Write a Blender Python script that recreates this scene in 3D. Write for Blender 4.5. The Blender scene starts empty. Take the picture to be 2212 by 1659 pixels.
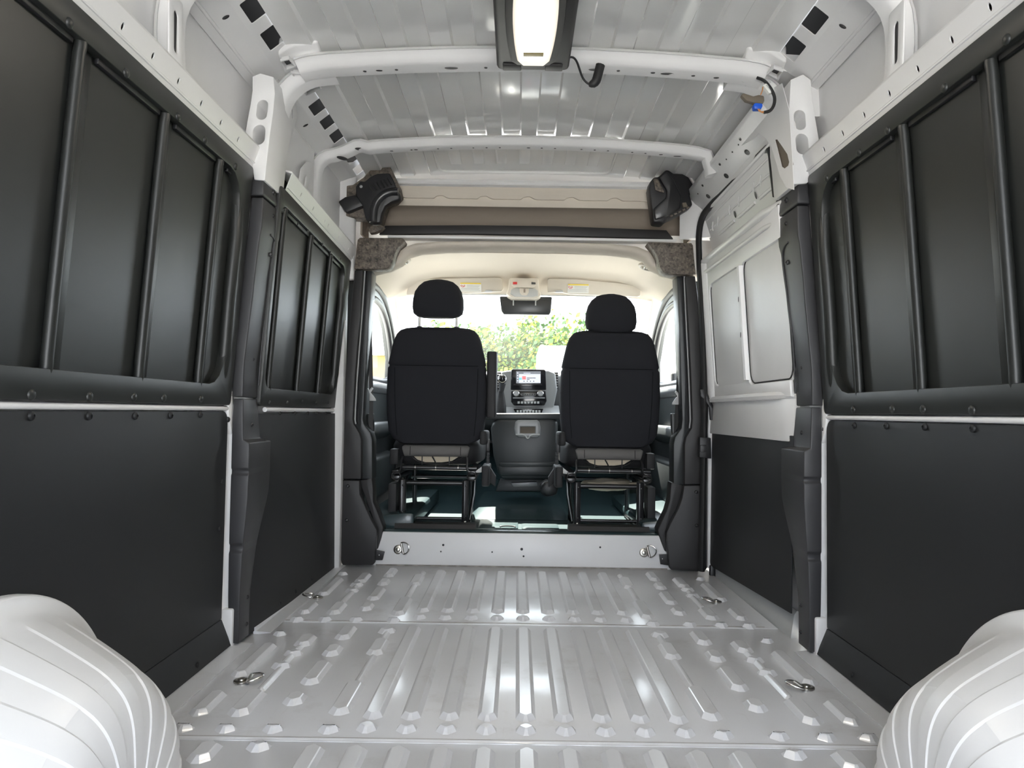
import bpy, bmesh, math, random
from mathutils import Vector, Matrix
random.seed(7)
scene = bpy.context.scene
col = scene.collection
R = math.radians

# ------------------------------------------------------------------ camera
FPX, PPX, PPY = 1660.0, 1118.4, 829.5            # the photo taken as 2212 x 1659
PIT, ROL = R(2.12), R(0.85)
CAM = Vector((-0.033, 0.0, 0.79))
AF = Vector((0, math.cos(PIT), math.sin(PIT)))
_r0 = Vector((1, 0, 0)); _u0 = Vector((0, -math.sin(PIT), math.cos(PIT)))
AR = _r0 * math.cos(ROL) + _u0 * math.sin(ROL)
AU = _u0 * math.cos(ROL) - _r0 * math.sin(ROL)
cd = bpy.data.cameras.new('camera'); cam = bpy.data.objects.new('camera', cd); col.objects.link(cam)
cd.sensor_fit = 'HORIZONTAL'; cd.sensor_width = 36.0; cd.lens = FPX / 2212 * 36.0
cd.shift_x = -(PPX - 1106) / 2212; cd.shift_y = 0
cd.clip_start = 0.02; cd.clip_end = 500
cam.matrix_world = Matrix(((AR.x, AU.x, -AF.x, CAM.x), (AR.y, AU.y, -AF.y, CAM.y), (AR.z, AU.z, -AF.z, CAM.z), (0, 0, 0, 1)))
scene.camera = cam

# ------------------------------------------------------------------ light
vs = scene.view_settings
vs.view_transform = 'Standard'; vs.look = 'None'; vs.gamma = 1.0; vs.use_curve_mapping = False
vs.exposure = 3.3
world = bpy.data.worlds.new('world'); scene.world = world; world.use_nodes = True
_n = world.node_tree.nodes; _bg = _n['Background']
_bg.inputs['Color'].default_value = (0.84, 0.91, 1.0, 1); _bg.inputs['Strength'].default_value = 1.0
sd = bpy.data.lights.new('sun', 'SUN'); sun = bpy.data.objects.new('sun', sd); col.objects.link(sun)
sd.energy = 6.0; sd.angle = R(0.6); sd.color = (1, 0.95, 0.86)
sun.rotation_euler = Vector((0.10, -0.62, -0.78)).to_track_quat('-Z', 'Y').to_euler()
sun.location = (0, 8, 12)
try:
    scene.cycles.max_bounces = 10; scene.cycles.diffuse_bounces = 7; scene.cycles.glossy_bounces = 4
    scene.cycles.transparent_max_bounces = 12; scene.cycles.sample_clamp_indirect = 6.0
    scene.cycles.caustics_reflective = False; scene.cycles.caustics_refractive = False
except Exception:
    pass

def W(px, py, x=None, y=None, z=None):
    """photo pixel -> world point on the plane x=, y= or z="""
    d = AF * FPX + AR * (px - PPX) - AU * (py - PPY)
    if x is not None: t = (x - CAM.x) / d.x
    elif y is not None: t = (y - CAM.y) / d.y
    else: t = (z - CAM.z) / d.z
    return CAM + d * t

def WP(px, py, p, n):
    """photo pixel -> point on the plane through p with normal n"""
    d = AF * FPX + AR * (px - PPX) - AU * (py - PPY); p, n = Vector(p), Vector(n)
    return CAM + d * ((p - CAM).dot(n) / d.dot(n))

# ------------------------------------------------------------------ materials
MATS = {}
def mat(name, color, rough=0.5, metal=0.0, coat=0.0, spec=0.5, bump=0.0, bscale=200.0, var=0.0, vscale=6.0, emit=None, estr=0.0, coat_rough=0.1):
    m = bpy.data.materials.new(name); m.use_nodes = True
    nt = m.node_tree; b = nt.nodes['Principled BSDF']
    b.inputs['Base Color'].default_value = (*color, 1); b.inputs['Roughness'].default_value = rough
    b.inputs['Metallic'].default_value = metal; b.inputs['Coat Weight'].default_value = coat
    b.inputs['Coat Roughness'].default_value = coat_rough
    b.inputs['Specular IOR Level'].default_value = spec
    tc = nt.nodes.new('ShaderNodeTexCoord')
    if bump:
        nz = nt.nodes.new('ShaderNodeTexNoise'); nz.inputs['Scale'].default_value = bscale; nz.inputs['Detail'].default_value = 3
        bp = nt.nodes.new('ShaderNodeBump'); bp.inputs['Strength'].default_value = bump; bp.inputs['Distance'].default_value = 0.002
        nt.links.new(tc.outputs['Object'], nz.inputs['Vector'])
        nt.links.new(nz.outputs['Fac'], bp.inputs['Height']); nt.links.new(bp.outputs['Normal'], b.inputs['Normal'])
    if var:
        n2 = nt.nodes.new('ShaderNodeTexNoise'); n2.inputs['Scale'].default_value = vscale; n2.inputs['Detail'].default_value = 6
        mr = nt.nodes.new('ShaderNodeMapRange'); mr.inputs[1].default_value = 0.3; mr.inputs[2].default_value = 0.7
        mr.inputs[3].default_value = 1 - var; mr.inputs[4].default_value = 1 + var
        mx = nt.nodes.new('ShaderNodeMix'); mx.data_type = 'RGBA'; mx.blend_type = 'MULTIPLY'; mx.inputs[0].default_value = 1
        mx.inputs[6].default_value = (*color, 1)
        nt.links.new(tc.outputs['Object'], n2.inputs['Vector']); nt.links.new(n2.outputs['Fac'], mr.inputs[0])
        nt.links.new(mr.outputs[0], mx.inputs[7]); nt.links.new(mx.outputs[2], b.inputs['Base Color'])
    if emit:
        b.inputs['Emission Color'].default_value = (*emit, 1); b.inputs['Emission Strength'].default_value = estr
    MATS[name] = m
    return m

mat('brick', (0.20, 0.20, 0.21), 0.9, var=0.2, vscale=3)
mat('paint', (0.77, 0.765, 0.765), 0.42, coat=0.2, coat_rough=0.3, var=0.02)
mat('roofpaint', (0.81, 0.81, 0.80), 0.34, coat=1.0, coat_rough=0.07, var=0.02)
mat('liner', (0.0095, 0.0102, 0.0118), 0.55, spec=0.4, bump=0.12, bscale=900)
mat('uplastic', (0.0185, 0.0200, 0.0190), 0.38, spec=0.45, bump=0.10, bscale=1200)
mat('cover', (0.036, 0.036, 0.039), 0.42, spec=0.45, bump=0.12, bscale=1100)
mat('trimdark', (0.026, 0.025, 0.026), 0.5, spec=0.4, bump=0.12, bscale=1000)
mat('black', (0.012, 0.012, 0.014), 0.45)
mat('rubber', (0.014, 0.014, 0.015), 0.55)
mat('steelblack', (0.018, 0.018, 0.02), 0.28, spec=0.6)
mat('seatfab', (0.022, 0.023, 0.028), 0.85, spec=0.25, bump=0.5, bscale=1500)
mat('seatside', (0.020, 0.020, 0.022), 0.6, spec=0.35, bump=0.15, bscale=900)
mat('greyfab', (0.17, 0.165, 0.16), 0.9, spec=0.2, bump=0.5, bscale=1400)
mat('chrome', (0.75, 0.74, 0.72), 0.22, metal=1.0)
mat('zinc', (0.42, 0.40, 0.36), 0.3, metal=1.0)
mat('beige', (0.66, 0.60, 0.52), 0.8, spec=0.25, bump=0.2, bscale=900)
mat('beigehard', (0.62, 0.57, 0.50), 0.5, spec=0.4)
mat('taupe', (0.30, 0.255, 0.215), 0.9, spec=0.2, bump=0.3, bscale=900)
mat('dash', (0.06, 0.062, 0.065), 0.35, spec=0.5, bump=0.1, bscale=700)
mat('dashgrey', (0.22, 0.225, 0.23), 0.32, spec=0.5)
mat('gloss', (0.012, 0.012, 0.014), 0.12, spec=0.6)
mat('seam', (0.012, 0.012, 0.014), 1.0, spec=0.0)
mat('grime', (0.27, 0.25, 0.23), 0.8, var=0.4, vscale=25)
mat('cabmat', (0.026, 0.045, 0.050), 0.24, spec=0.55, bump=0.15, bscale=60)
mat('doorplastic', (0.028, 0.032, 0.034), 0.4, spec=0.45, bump=0.1, bscale=900)
mat('doorgrey', (0.42, 0.43, 0.43), 0.4)
mat('greyclip', (0.45, 0.46, 0.46), 0.4)
mat('belt', (0.03, 0.031, 0.032), 0.7)
mat('sticker', (0.78, 0.78, 0.76), 0.5)
mat('yellow', (0.80, 0.60, 0.05), 0.5)
mat('red', (0.6, 0.02, 0.02), 0.4)
mat('ink', (0.05, 0.05, 0.05), 0.6)
mat('blueplug', (0.01, 0.10, 0.62), 0.35)
mat('tape', (0.15, 0.125, 0.095), 0.7)
mat('whiteplug', (0.8, 0.8, 0.76), 0.4)
mat('copper', (0.6, 0.25, 0.08), 0.4)
mat('cream', (0.58, 0.50, 0.38), 0.6)
mat('lens', (0.8, 0.77, 0.70), 0.3, emit=(1, 0.88, 0.72), estr=0.08)
mat('lenshot', (0.95, 0.93, 0.9), 0.3, emit=(1, 0.93, 0.80), estr=2.5)
mat('amber', (0.45, 0.36, 0.16), 0.4)
mat('mirror', (0.03, 0.032, 0.034), 0.3)
mat('asphalt', (0.50, 0.49, 0.465), 0.9, var=0.15, vscale=3, bump=0.3, bscale=60)
mat('grass', (0.10, 0.16, 0.035), 0.9, var=0.3, vscale=2)
mat('bark', (0.09, 0.06, 0.04), 0.9)
mat('leafgreen', (0.055, 0.115, 0.03), 0.7)
mat('leaflime', (0.18, 0.24, 0.035), 0.7)
mat('leafyellow', (0.34, 0.32, 0.06), 0.7)
mat('truckwhite', (0.8, 0.8, 0.8), 0.4)
mat('tan', (0.42, 0.28, 0.14), 0.8)
mat('screenlit', (0.05, 0.05, 0.06), 0.15, emit=(0.62, 0.66, 0.78), estr=0.10)
mat('screendark', (0.01, 0.01, 0.012), 0.12)
mat('bluelit', (0.02, 0.2, 0.4), 0.2, emit=(0.05, 0.45, 0.8), estr=0.10)
mat('redlit', (0.4, 0.02, 0.02), 0.2, emit=(0.8, 0.05, 0.04), estr=0.10)
mat('cavity', (0.055, 0.055, 0.058), 0.7)  # dark colour stands for the shade inside hollow body parts

def foam_mat():
    m = bpy.data.materials.new('foam'); m.use_nodes = True; nt = m.node_tree; b = nt.nodes['Principled BSDF']
    b.inputs['Roughness'].default_value = 0.6
    tc = nt.nodes.new('ShaderNodeTexCoord'); v = nt.nodes.new('ShaderNodeTexVoronoi'); v.inputs['Scale'].default_value = 120
    n = nt.nodes.new('ShaderNodeTexNoise'); n.inputs['Scale'].default_value = 30
    cr = nt.nodes.new('ShaderNodeValToRGB')
    cr.color_ramp.elements[0].color = (0.03, 0.026, 0.022, 1); cr.color_ramp.elements[1].color = (0.20, 0.165, 0.135, 1)
    cr.color_ramp.elements[0].position = 0.2; cr.color_ramp.elements[1].position = 0.9
    ad = nt.nodes.new('ShaderNodeMath'); ad.operation = 'MULTIPLY_ADD'; ad.inputs[1].default_value = 0.55
    nt.links.new(tc.outputs['Object'], v.inputs['Vector']); nt.links.new(tc.outputs['Object'], n.inputs['Vector'])
    nt.links.new(v.outputs['Color'], ad.inputs[0]); nt.links.new(n.outputs['Fac'], ad.inputs[2])
    sb = nt.nodes.new('ShaderNodeMath'); sb.operation = 'SUBTRACT'; sb.inputs[1].default_value = 0.2
    nt.links.new(ad.outputs[0], sb.inputs[0]); nt.links.new(sb.outputs[0], cr.inputs[0]); nt.links.new(cr.outputs[0], b.inputs['Base Color'])
    bp = nt.nodes.new('ShaderNodeBump'); bp.inputs['Strength'].default_value = 0.3; bp.inputs['Distance'].default_value = 0.002
    nt.links.new(v.outputs['Distance'], bp.inputs['Height']); nt.links.new(bp.outputs['Normal'], b.inputs['Normal'])
    MATS['foam'] = m
foam_mat()

def floor_mat():
    """grey-white painted sheet metal with scuffs and brownish dirt in blotches"""
    m = bpy.data.materials.new('floorpaint'); m.use_nodes = True; nt = m.node_tree; b = nt.nodes['Principled BSDF']
    b.inputs['Coat Weight'].default_value = 0.45; b.inputs['Coat Roughness'].default_value = 0.12
    tc = nt.nodes.new('ShaderNodeTexCoord')
    n1 = nt.nodes.new('ShaderNodeTexNoise'); n1.inputs['Scale'].default_value = 3.2; n1.inputs['Detail'].default_value = 9; n1.inputs['Roughness'].default_value = 0.7
    r1 = nt.nodes.new('ShaderNodeMapRange'); r1.inputs[1].default_value = 0.56; r1.inputs[2].default_value = 0.78; r1.inputs[3].default_value = 0; r1.inputs[4].default_value = 0.5
    mp = nt.nodes.new('ShaderNodeMapping'); mp.inputs['Scale'].default_value = (40, 3, 1)
    n2 = nt.nodes.new('ShaderNodeTexNoise'); n2.inputs['Scale'].default_value = 3; n2.inputs['Detail'].default_value = 4
    r2 = nt.nodes.new('ShaderNodeMapRange'); r2.inputs[1].default_value = 0.62; r2.inputs[2].default_value = 0.8; r2.inputs[3].default_value = 0; r2.inputs[4].default_value = 0.12
    ad = nt.nodes.new('ShaderNodeMath'); ad.operation = 'ADD'; ad.use_clamp = True
    mx = nt.nodes.new('ShaderNodeMix'); mx.data_type = 'RGBA'; mx.inputs[6].default_value = (0.66, 0.665, 0.69, 1); mx.inputs[7].default_value = (0.33, 0.30, 0.27, 1)
    nt.links.new(tc.outputs['Object'], n1.inputs['Vector']); nt.links.new(n1.outputs['Fac'], r1.inputs[0])
    nt.links.new(tc.outputs['Object'], mp.inputs['Vector']); nt.links.new(mp.outputs[0], n2.inputs['Vector']); nt.links.new(n2.outputs['Fac'], r2.inputs[0])
    nt.links.new(r1.outputs[0], ad.inputs[0]); nt.links.new(r2.outputs[0], ad.inputs[1]); nt.links.new(ad.outputs[0], mx.inputs[0])
    nt.links.new(mx.outputs[2], b.inputs['Base Color'])
    rr = nt.nodes.new('ShaderNodeMapRange'); rr.inputs[3].default_value = 0.33; rr.inputs[4].default_value = 0.55
    nt.links.new(ad.outputs[0], rr.inputs[0]); nt.links.new(rr.outputs[0], b.inputs['Roughness'])
    n3 = nt.nodes.new('ShaderNodeTexNoise'); n3.inputs['Scale'].default_value = 7
    bp = nt.nodes.new('ShaderNodeBump'); bp.inputs['Strength'].default_value = 0.12; bp.inputs['Distance'].default_value = 0.01
    nt.links.new(tc.outputs['Object'], n3.inputs['Vector']); nt.links.new(n3.outputs['Fac'], bp.inputs['Height']); nt.links.new(bp.outputs['Normal'], b.inputs['Normal'])
    MATS['floorpaint'] = m
floor_mat()

def glass_mat(name, tint, refl):
    m = bpy.data.materials.new(name); m.use_nodes = True; nt = m.node_tree; nt.nodes.clear()
    o = nt.nodes.new('ShaderNodeOutputMaterial'); t = nt.nodes.new('ShaderNodeBsdfTransparent'); g = nt.nodes.new('ShaderNodeBsdfGlossy')
    mx = nt.nodes.new('ShaderNodeMixShader'); mx.inputs[0].default_value = refl
    t.inputs['Color'].default_value = (*tint, 1); g.inputs['Roughness'].default_value = 0.02
    nt.links.new(t.outputs[0], mx.inputs[1]); nt.links.new(g.outputs[0], mx.inputs[2]); nt.links.new(mx.outputs[0], o.inputs['Surface'])
    MATS[name] = m
glass_mat('glass', (0.90, 0.93, 0.91), 0.05)

# ------------------------------------------------------------------ mesh helpers
WM = {}
def put(name, me, m=None, parent=None, world_m=None, kind=None, label=None):
    o = bpy.data.objects.new(name, me); col.objects.link(o)
    if m is not None and me is not None and not me.materials: me.materials.append(MATS[m])
    w = world_m or Matrix.Identity(4)
    if parent is not None:
        o.parent = parent; o.matrix_parent_inverse = WM[parent.name].inverted()
    o.matrix_basis = w; WM[o.name] = w
    if kind: o['kind'] = kind
    if label: o['label'] = label
    return o
def thing(name, label, cat, loc=(0, 0, 0), group=None):
    o = put(name, None, world_m=Matrix.Translation(Vector(loc)))
    o.empty_display_size = 0.1
    return tag(o, label, cat, group)
def tag(o, label, cat, group=None):
    o['label'] = label; o['category'] = cat
    if group: o['group'] = group
    return o
def bm_mesh(bm, name, smooth=None):
    bmesh.ops.recalc_face_normals(bm, faces=bm.faces)
    me = bpy.data.meshes.new(name); bm.to_mesh(me); bm.free()
    if smooth is not None:
        for p in me.polygons: p.use_smooth = True
        try: me.set_sharp_from_angle(angle=R(smooth))
        except Exception: pass
    return me
def bev(bm, w, seg=2, ang=25):
    es = [e for e in bm.edges if len(e.link_faces) == 2 and e.calc_face_angle(0) > R(ang)]
    if es and w > 0: bmesh.ops.bevel(bm, geom=es, offset=w, segments=seg, profile=0.5, affect='EDGES', clamp_overlap=True)
def prim_box(bm, x0, x1, y0, y1, z0, z1):
    v = [bm.verts.new((x, y, z)) for x in (x0, x1) for y in (y0, y1) for z in (z0, z1)]
    for f in ((0, 1, 3, 2), (4, 6, 7, 5), (0, 4, 5, 1), (2, 3, 7, 6), (0, 2, 6, 4), (1, 5, 7, 3)):
        bm.faces.new([v[i] for i in f])
def box(name, x0, x1, y0, y1, z0, z1, m, parent=None, b=0.004, **k):
    bm = bmesh.new(); prim_box(bm, min(x0, x1), max(x0, x1), min(y0, y1), max(y0, y1), min(z0, z1), max(z0, z1)); bmesh.ops.recalc_face_normals(bm, faces=bm.faces)
    bev(bm, b); return put(name, bm_mesh(bm, name, 40), m, parent, **k)
def rings(name, rs, m, parent=None, closed=True, caps=True, smooth=40, b=0.0, **k):
    """loft through rings of equal length"""
    bm = bmesh.new(); V = [[bm.verts.new(p) for p in r] for r in rs]; n = len(rs[0])
    for a, c in zip(V[:-1], V[1:]):
        for i in range(n if closed else n - 1):
            j = (i + 1) % n; bm.faces.new((a[i], a[j], c[j], c[i]))
    if caps and closed:
        bm.faces.new(V[0]); bm.faces.new(V[-1][::-1])
    bmesh.ops.recalc_face_normals(bm, faces=bm.faces)
    if b: bev(bm, b)
    return put(name, bm_mesh(bm, name, smooth), m, parent, **k)
def plate(name, outline, holes, th, mp, m, parent=None, b=0.0, smooth=30, **k):
    """flat outline with holes, th thick, mapped by mp(u, v, w)"""
    bm = bmesh.new(); es = []
    for loop in [outline] + list(holes):
        vs_ = [bm.verts.new((p[0], p[1], 0)) for p in loop]
        for i in range(len(vs_)): es.append(bm.edges.new((vs_[i], vs_[(i + 1) % len(vs_)])))
    if holes: bmesh.ops.triangle_fill(bm, use_beauty=True, use_dissolve=False, edges=es)
    else: bm.faces.new(bm.verts[:])
    fs = bm.faces[:]
    if th:
        r = bmesh.ops.extrude_face_region(bm, geom=fs)
        for v in [g for g in r['geom'] if isinstance(g, bmesh.types.BMVert)]: v.co.z += th
    bmesh.ops.recalc_face_normals(bm, faces=bm.faces)
    if b: bev(bm, b, 2, 40)
    for v in bm.verts: v.co = Vector(mp(v.co.x, v.co.y, v.co.z))
    return put(name, bm_mesh(bm, name, smooth), m, parent, **k)
def frontal(y):                       # (u, v, w) -> x, y + w, z : a plate that faces the rear doors
    return lambda u, v, w: (u, y + w, v)
def pxpoly(pts, y):                   # photo pixels on the plane y -> (x, z)
    return [(lambda q: (q.x, q.z))(W(px, py, y=y)) for px, py in pts]
def rrect(u0, u1, v0, v1, r, n=4):
    out = []
    for cx, cy, a in ((u1 - r, v1 - r, 0), (u0 + r, v1 - r, 90), (u0 + r, v0 + r, 180), (u1 - r, v0 + r, 270)):
        for i in range(n + 1):
            t = R(a + 90 * i / n); out.append((cx + r * math.cos(t), cy + r * math.sin(t)))
    return out
def oval(cu, cv, a, b, n=14):
    return [(cu + a * math.cos(2 * math.pi * i / n), cv + b * math.sin(2 * math.pi * i / n)) for i in range(n)]
def smoothpts(pts, it=2, closed=False):
    pts = [Vector(p) for p in pts]
    for _ in range(it):
        q = []
        n = len(pts)
        rng = range(n if closed else n - 1)
        if not closed: q.append(pts[0])
        for i in rng:
            a, c = pts[i], pts[(i + 1) % n]
            q += [a * .75 + c * .25, a * .25 + c * .75]
        if not closed: q.append(pts[-1])
        pts = q
    return pts
def tube_bm(bm, pts, r, n=8, flat=None):
    pts = [Vector(p) for p in pts]; V = []; up = Vector((0, 0, 1))
    t0 = (pts[1] - pts[0]).normalized()
    nrm = up.cross(t0)
    if nrm.length < 1e-3: nrm = Vector((1, 0, 0))
    nrm.normalize()
    for i, p in enumerate(pts):
        t = (pts[min(i + 1, len(pts) - 1)] - pts[max(i - 1, 0)]).normalized()
        nrm = (nrm - t * nrm.dot(t)); nrm.normalize(); bi = t.cross(nrm)
        rr = r[min(i, len(r) - 1)] if isinstance(r, (list, tuple)) else r
        V.append([bm.verts.new(p + (nrm * math.cos(2 * math.pi * k / n) * (flat or 1) + bi * math.sin(2 * math.pi * k / n)) * rr) for k in range(n)])
    for a, c in zip(V[:-1], V[1:]):
        for k in range(n): bm.faces.new((a[k], a[(k + 1) % n], c[(k + 1) % n], c[k]))
    bm.faces.new(V[0][::-1]); bm.faces.new(V[-1])
def tube(name, pts, r, m, parent=None, n=8, flat=None, **k):
    bm = bmesh.new(); tube_bm(bm, pts, r, n, flat)
    return put(name, bm_mesh(bm, name, 50), m, parent, **k)
def extr(name, prof, x0, x1, m, parent=None, b=0.0, axis='x', smooth=35, **k):
    """closed profile swept along x (profile = (y, z)) or along y (profile = (x, z))"""
    f = (lambda t, a, c: (t, a, c)) if axis == 'x' else (lambda t, a, c: (a, t, c))
    return rings(name, [[f(x0, a, c) for a, c in prof], [f(x1, a, c) for a, c in prof]], m, parent, smooth=smooth, b=b, **k)
def superring(cx, cy, z, a, d, p=3.5, n=28):
    out = []
    for i in range(n):
        t = 2 * math.pi * i / n; c, s = math.cos(t), math.sin(t)
        out.append((cx + a * math.copysign(abs(c) ** (2 / p), c), cy + d * math.copysign(abs(s) ** (2 / p), s), z))
    return out
def dome_mesh(name, r, h, n=10, hole=0.0):
    bm = bmesh.new(); prof = [(r, 0), (r * .95, h * .35), (r * .75, h * .75), (r * .4, h)]
    if hole: prof += [(hole, h), (hole, h * .4)]
    V = [[bm.verts.new((a * math.cos(2 * math.pi * k / n), a * math.sin(2 * math.pi * k / n), c)) for k in range(n)] for a, c in prof]
    for a, c in zip(V[:-1], V[1:]):
        for k in range(n): bm.faces.new((a[k], a[(k + 1) % n], c[(k + 1) % n], c[k]))
    bm.faces.new(V[-1]); bm.faces.new(V[0][::-1])
    return bm_mesh(bm, name, 60)
def frame_to(p, nrm, spin=0.0):
    return Matrix.Translation(Vector(p)) @ Vector(nrm).to_track_quat('Z', 'Y').to_matrix().to_4x4() @ Matrix.Rotation(spin, 4, 'Z')
RIVET = dome_mesh('rivet', 0.011, 0.006)
RIVETH = dome_mesh('rivet_pierced', 0.010, 0.007, hole=0.003)
def rivet(p, nrm, parent, m, hole=False, s=1.0, name='rivet'):
    key = ('RH' if hole else 'R') + m
    if key not in RM:
        me = (RIVETH if hole else RIVET).copy(); me.materials.clear(); me.materials.append(MATS[m]); RM[key] = me
    return put(name, RM[key], None, parent, frame_to(p, nrm) @ Matrix.Scale(s, 4))
RM = {}
def mir(s):                           # side words
    return "driver's side" if s < 0 else "sliding-door side"
# ================================================================== THE VAN BODY
# side walls: inner face of the black liners, rear part (y < 2.6) and front part
def ax_low(z): return 1.0 if z > 0.10 else 0.967 + 0.033 * z / 0.10
def ax_up(z): return 0.990 - 0.055 * (z - 0.80) / 0.79
def af_low(z): return 0.932 + 0.013 * z / 0.78
def af_up(z): return 0.945 - 0.052 * (z - 0.80) / 0.76
def sidemap(s, f, off=0.0):           # (y, z, w) -> point; w grows into the room
    return lambda u, v, w: (s * (f(v) - off - w + (0.018 * max(0, 3.85 - u) if f is af_low else 0)), u, v)
Y0, YP, YF = -1.10, 2.57, 3.90  # unseen rear body lengthened past the camera to cut light from behind

# ---- floor --------------------------------------------------------
floor = box('floor', -0.985, 0.985, Y0, 3.945, -0.03, -0.004, 'floorpaint', b=0.0, kind='structure')
floor['label'] = 'white painted sheet metal cargo floor with pressed ribs'
for y0, y1, z in ((Y0, 1.868, 0.0), (1.858, 2.888, 0.002), (2.878, 3.94, 0.004)):
    hw = 0.972 if y1 < 3 else 0.945
    rings('floor_sheet', [[(-hw, y, -0.006), (hw, y, -0.006), (hw, y, z), (-hw, y, z)] for y in (y0, y1)], 'floorpaint', floor, b=0.0015)
for y, z0, z1, hw in ((1.8745, 0.001, 0.0032, 0.93), (2.8945, 0.003, 0.0050, 0.90), (3.931, 0.002, 0.010, 0.74)):
    rings('joint_grime', [[(x, y - .004, z0), (x, y + .004, z0), (x, y + .003, z1), (x, y - .003, z1)] for x in (-hw, hw)], 'grime', floor)
# weld lips along the two seams
for y in (1.868, 2.888):
    extr('seam_lip', [(y - 0.006, 0.001), (y + 0.006, 0.001), (y + 0.004, 0.0045), (y - 0.001, 0.0045)], -0.90, 0.90, 'floorpaint', floor)

RIBC = {}
def rib_mesh(length, w, h):
    key = (round(length, 2), round(w, 3), round(h, 3))
    if key in RIBC: return RIBC[key]
    L = max(key[0], w * 1.02); c = min(0.45 * w, 0.018)
    def ring(dx, dy, z):
        a, l = w / 2 - dx, L / 2 - dy
        k = min(c, a * .8)
        return [(-a + k, -l, z), (a - k, -l, z), (a, -l + k, z), (a, l - k, z), (a - k, l, z), (-a + k, l, z), (-a, l - k, z), (-a, -l + k, z)]
    rs = [ring(-0.002, -0.002, -0.002), ring(0, 0, 0.0), ring(0.002, 0.004, h * .25), ring(0.008, 0.013, h * .85), ring(0.011, 0.017, h)]
    bm = bmesh.new(); V = [[bm.verts.new(p) for p in r] for r in rs]
    for a, b_ in zip(V[:-1], V[1:]):
        for i in range(8): bm.faces.new((a[i], a[(i + 1) % 8], b_[(i + 1) % 8], b_[i]))
    bm.faces.new(V[-1])
    me = bm_mesh(bm, 'rib', 12); me.materials.append(MATS['floorpaint']); RIBC[key] = me
    return me
def rib(x, y0, y1, w=0.052, h=0.013, x1=None):
    for s in ((-1, 1) if abs(x) > 0.01 else (1,)):
        z = 0.0 if (y0 + y1) / 2 < 1.86 else (0.002 if (y0 + y1) / 2 < 2.88 else 0.004)
        put('rib', rib_mesh(abs(y1 - y0), w, h), None, floor, Matrix.Translation((s * x, (y0 + y1) / 2, z)))
def ribpx(a, b_, w=0.052, h=0.013, o=(500, 1194)):
    p = W(a[0] / 3.568 + o[0], a[1] / 3.568 + o[1], z=0.012); q = W(b_[0] / 3.568 + o[0], b_[1] / 3.568 + o[1], z=0.012)
    x = abs((p.x + q.x) / 2)
    rib(x, p.y - 0.008, q.y + 0.008, w, h)
PITCH = 0.0985
for k in range(0, 5):
    rib(k * PITCH, 1.985, 2.83); rib(k * PITCH, 3.03, 3.80)
for k in range(0, 6): rib(k * PITCH, 0.35, 1.835)
for k in range(0, 5): rib(k * PITCH, 1.905, 1.965, 0.050); rib(k * PITCH, 2.925, 2.985, 0.050)
o5 = (0, 1194)
# middle bay, outer columns
ribpx((815, 1215), (965, 985), 0.056); ribpx((975, 985), (1090, 775), 0.026, 0.009); ribpx((1095, 765), (1165, 655), 0.056); ribpx((1165, 665), (1200, 590), 0.026, 0.009); ribpx((1190, 600), (1205, 570), 0.06)
ribpx((460, 1145), (520, 1065), 0.055); ribpx((590, 985), (720, 830), 0.055); ribpx((755, 770), (805, 705), 0.055); ribpx((850, 645), (915, 558), 0.055)
ribpx((1820, 1225), (1990, 1050), 0.058, o=o5); ribpx((225, 1045), (375, 865), 0.028, 0.009); ribpx((370, 868), (400, 835), 0.058); ribpx((400, 840), (470, 755), 0.028, 0.009); ribpx((460, 775), (495, 740), 0.058); ribpx((495, 740), (530, 700), 0.028, 0.009); ribpx((530, 700), (610, 622), 0.056)
ribpx((1505, 1225), (1705, 1055), 0.05, o=o5); ribpx((1820, 930), (2095, 690), 0.05, o=o5); ribpx((360, 618), (385, 600), 0.045)
for p in ((1410, 1330), (1735, 1335), (2100, 1338)): ribpx((p[0], p[1] + 10), (p[0] + 12, p[1] - 22), 0.05, o=o5)
ribpx((745, 1352), (757, 1318), 0.052)
# front bay, outer columns
ribpx((1275, 465), (1350, 342), 0.056); ribpx((1355, 345), (1400, 240), 0.028, 0.009); ribpx((1400, 240), (1455, 168), 0.056); ribpx((1465, 160), (1480, 140), 0.03, 0.009)
ribpx((1025, 430), (1060, 385), 0.052); ribpx((1085, 350), (1150, 268), 0.052); ribpx((1160, 238), (1190, 200), 0.05); ribpx((1205, 175), (1250, 120), 0.05)
ribpx((780, 458), (845, 382), 0.056); ribpx((850, 378), (925, 288), 0.028, 0.009); ribpx((915, 293), (940, 272), 0.056); ribpx((950, 248), (978, 228), 0.056); ribpx((925, 285), (985, 215), 0.026, 0.009); ribpx((980, 218), (1045, 158), 0.054)
ribpx((550, 455), (630, 378), 0.048); ribpx((700, 315), (830, 193), 0.048); ribpx((852, 160), (868, 150), 0.045)
for p in ((505, 505), (720, 505), (960, 508), (1245, 512)): ribpx((p[0] - 5, p[1] + 6), (p[0] + 8, p[1] - 12), 0.052)
# rear bay edge
ribpx((205, 1475), (218, 1445), 0.055); ribpx((1500, 1570), (1655, 1438), 0.056, o=o5)

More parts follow.
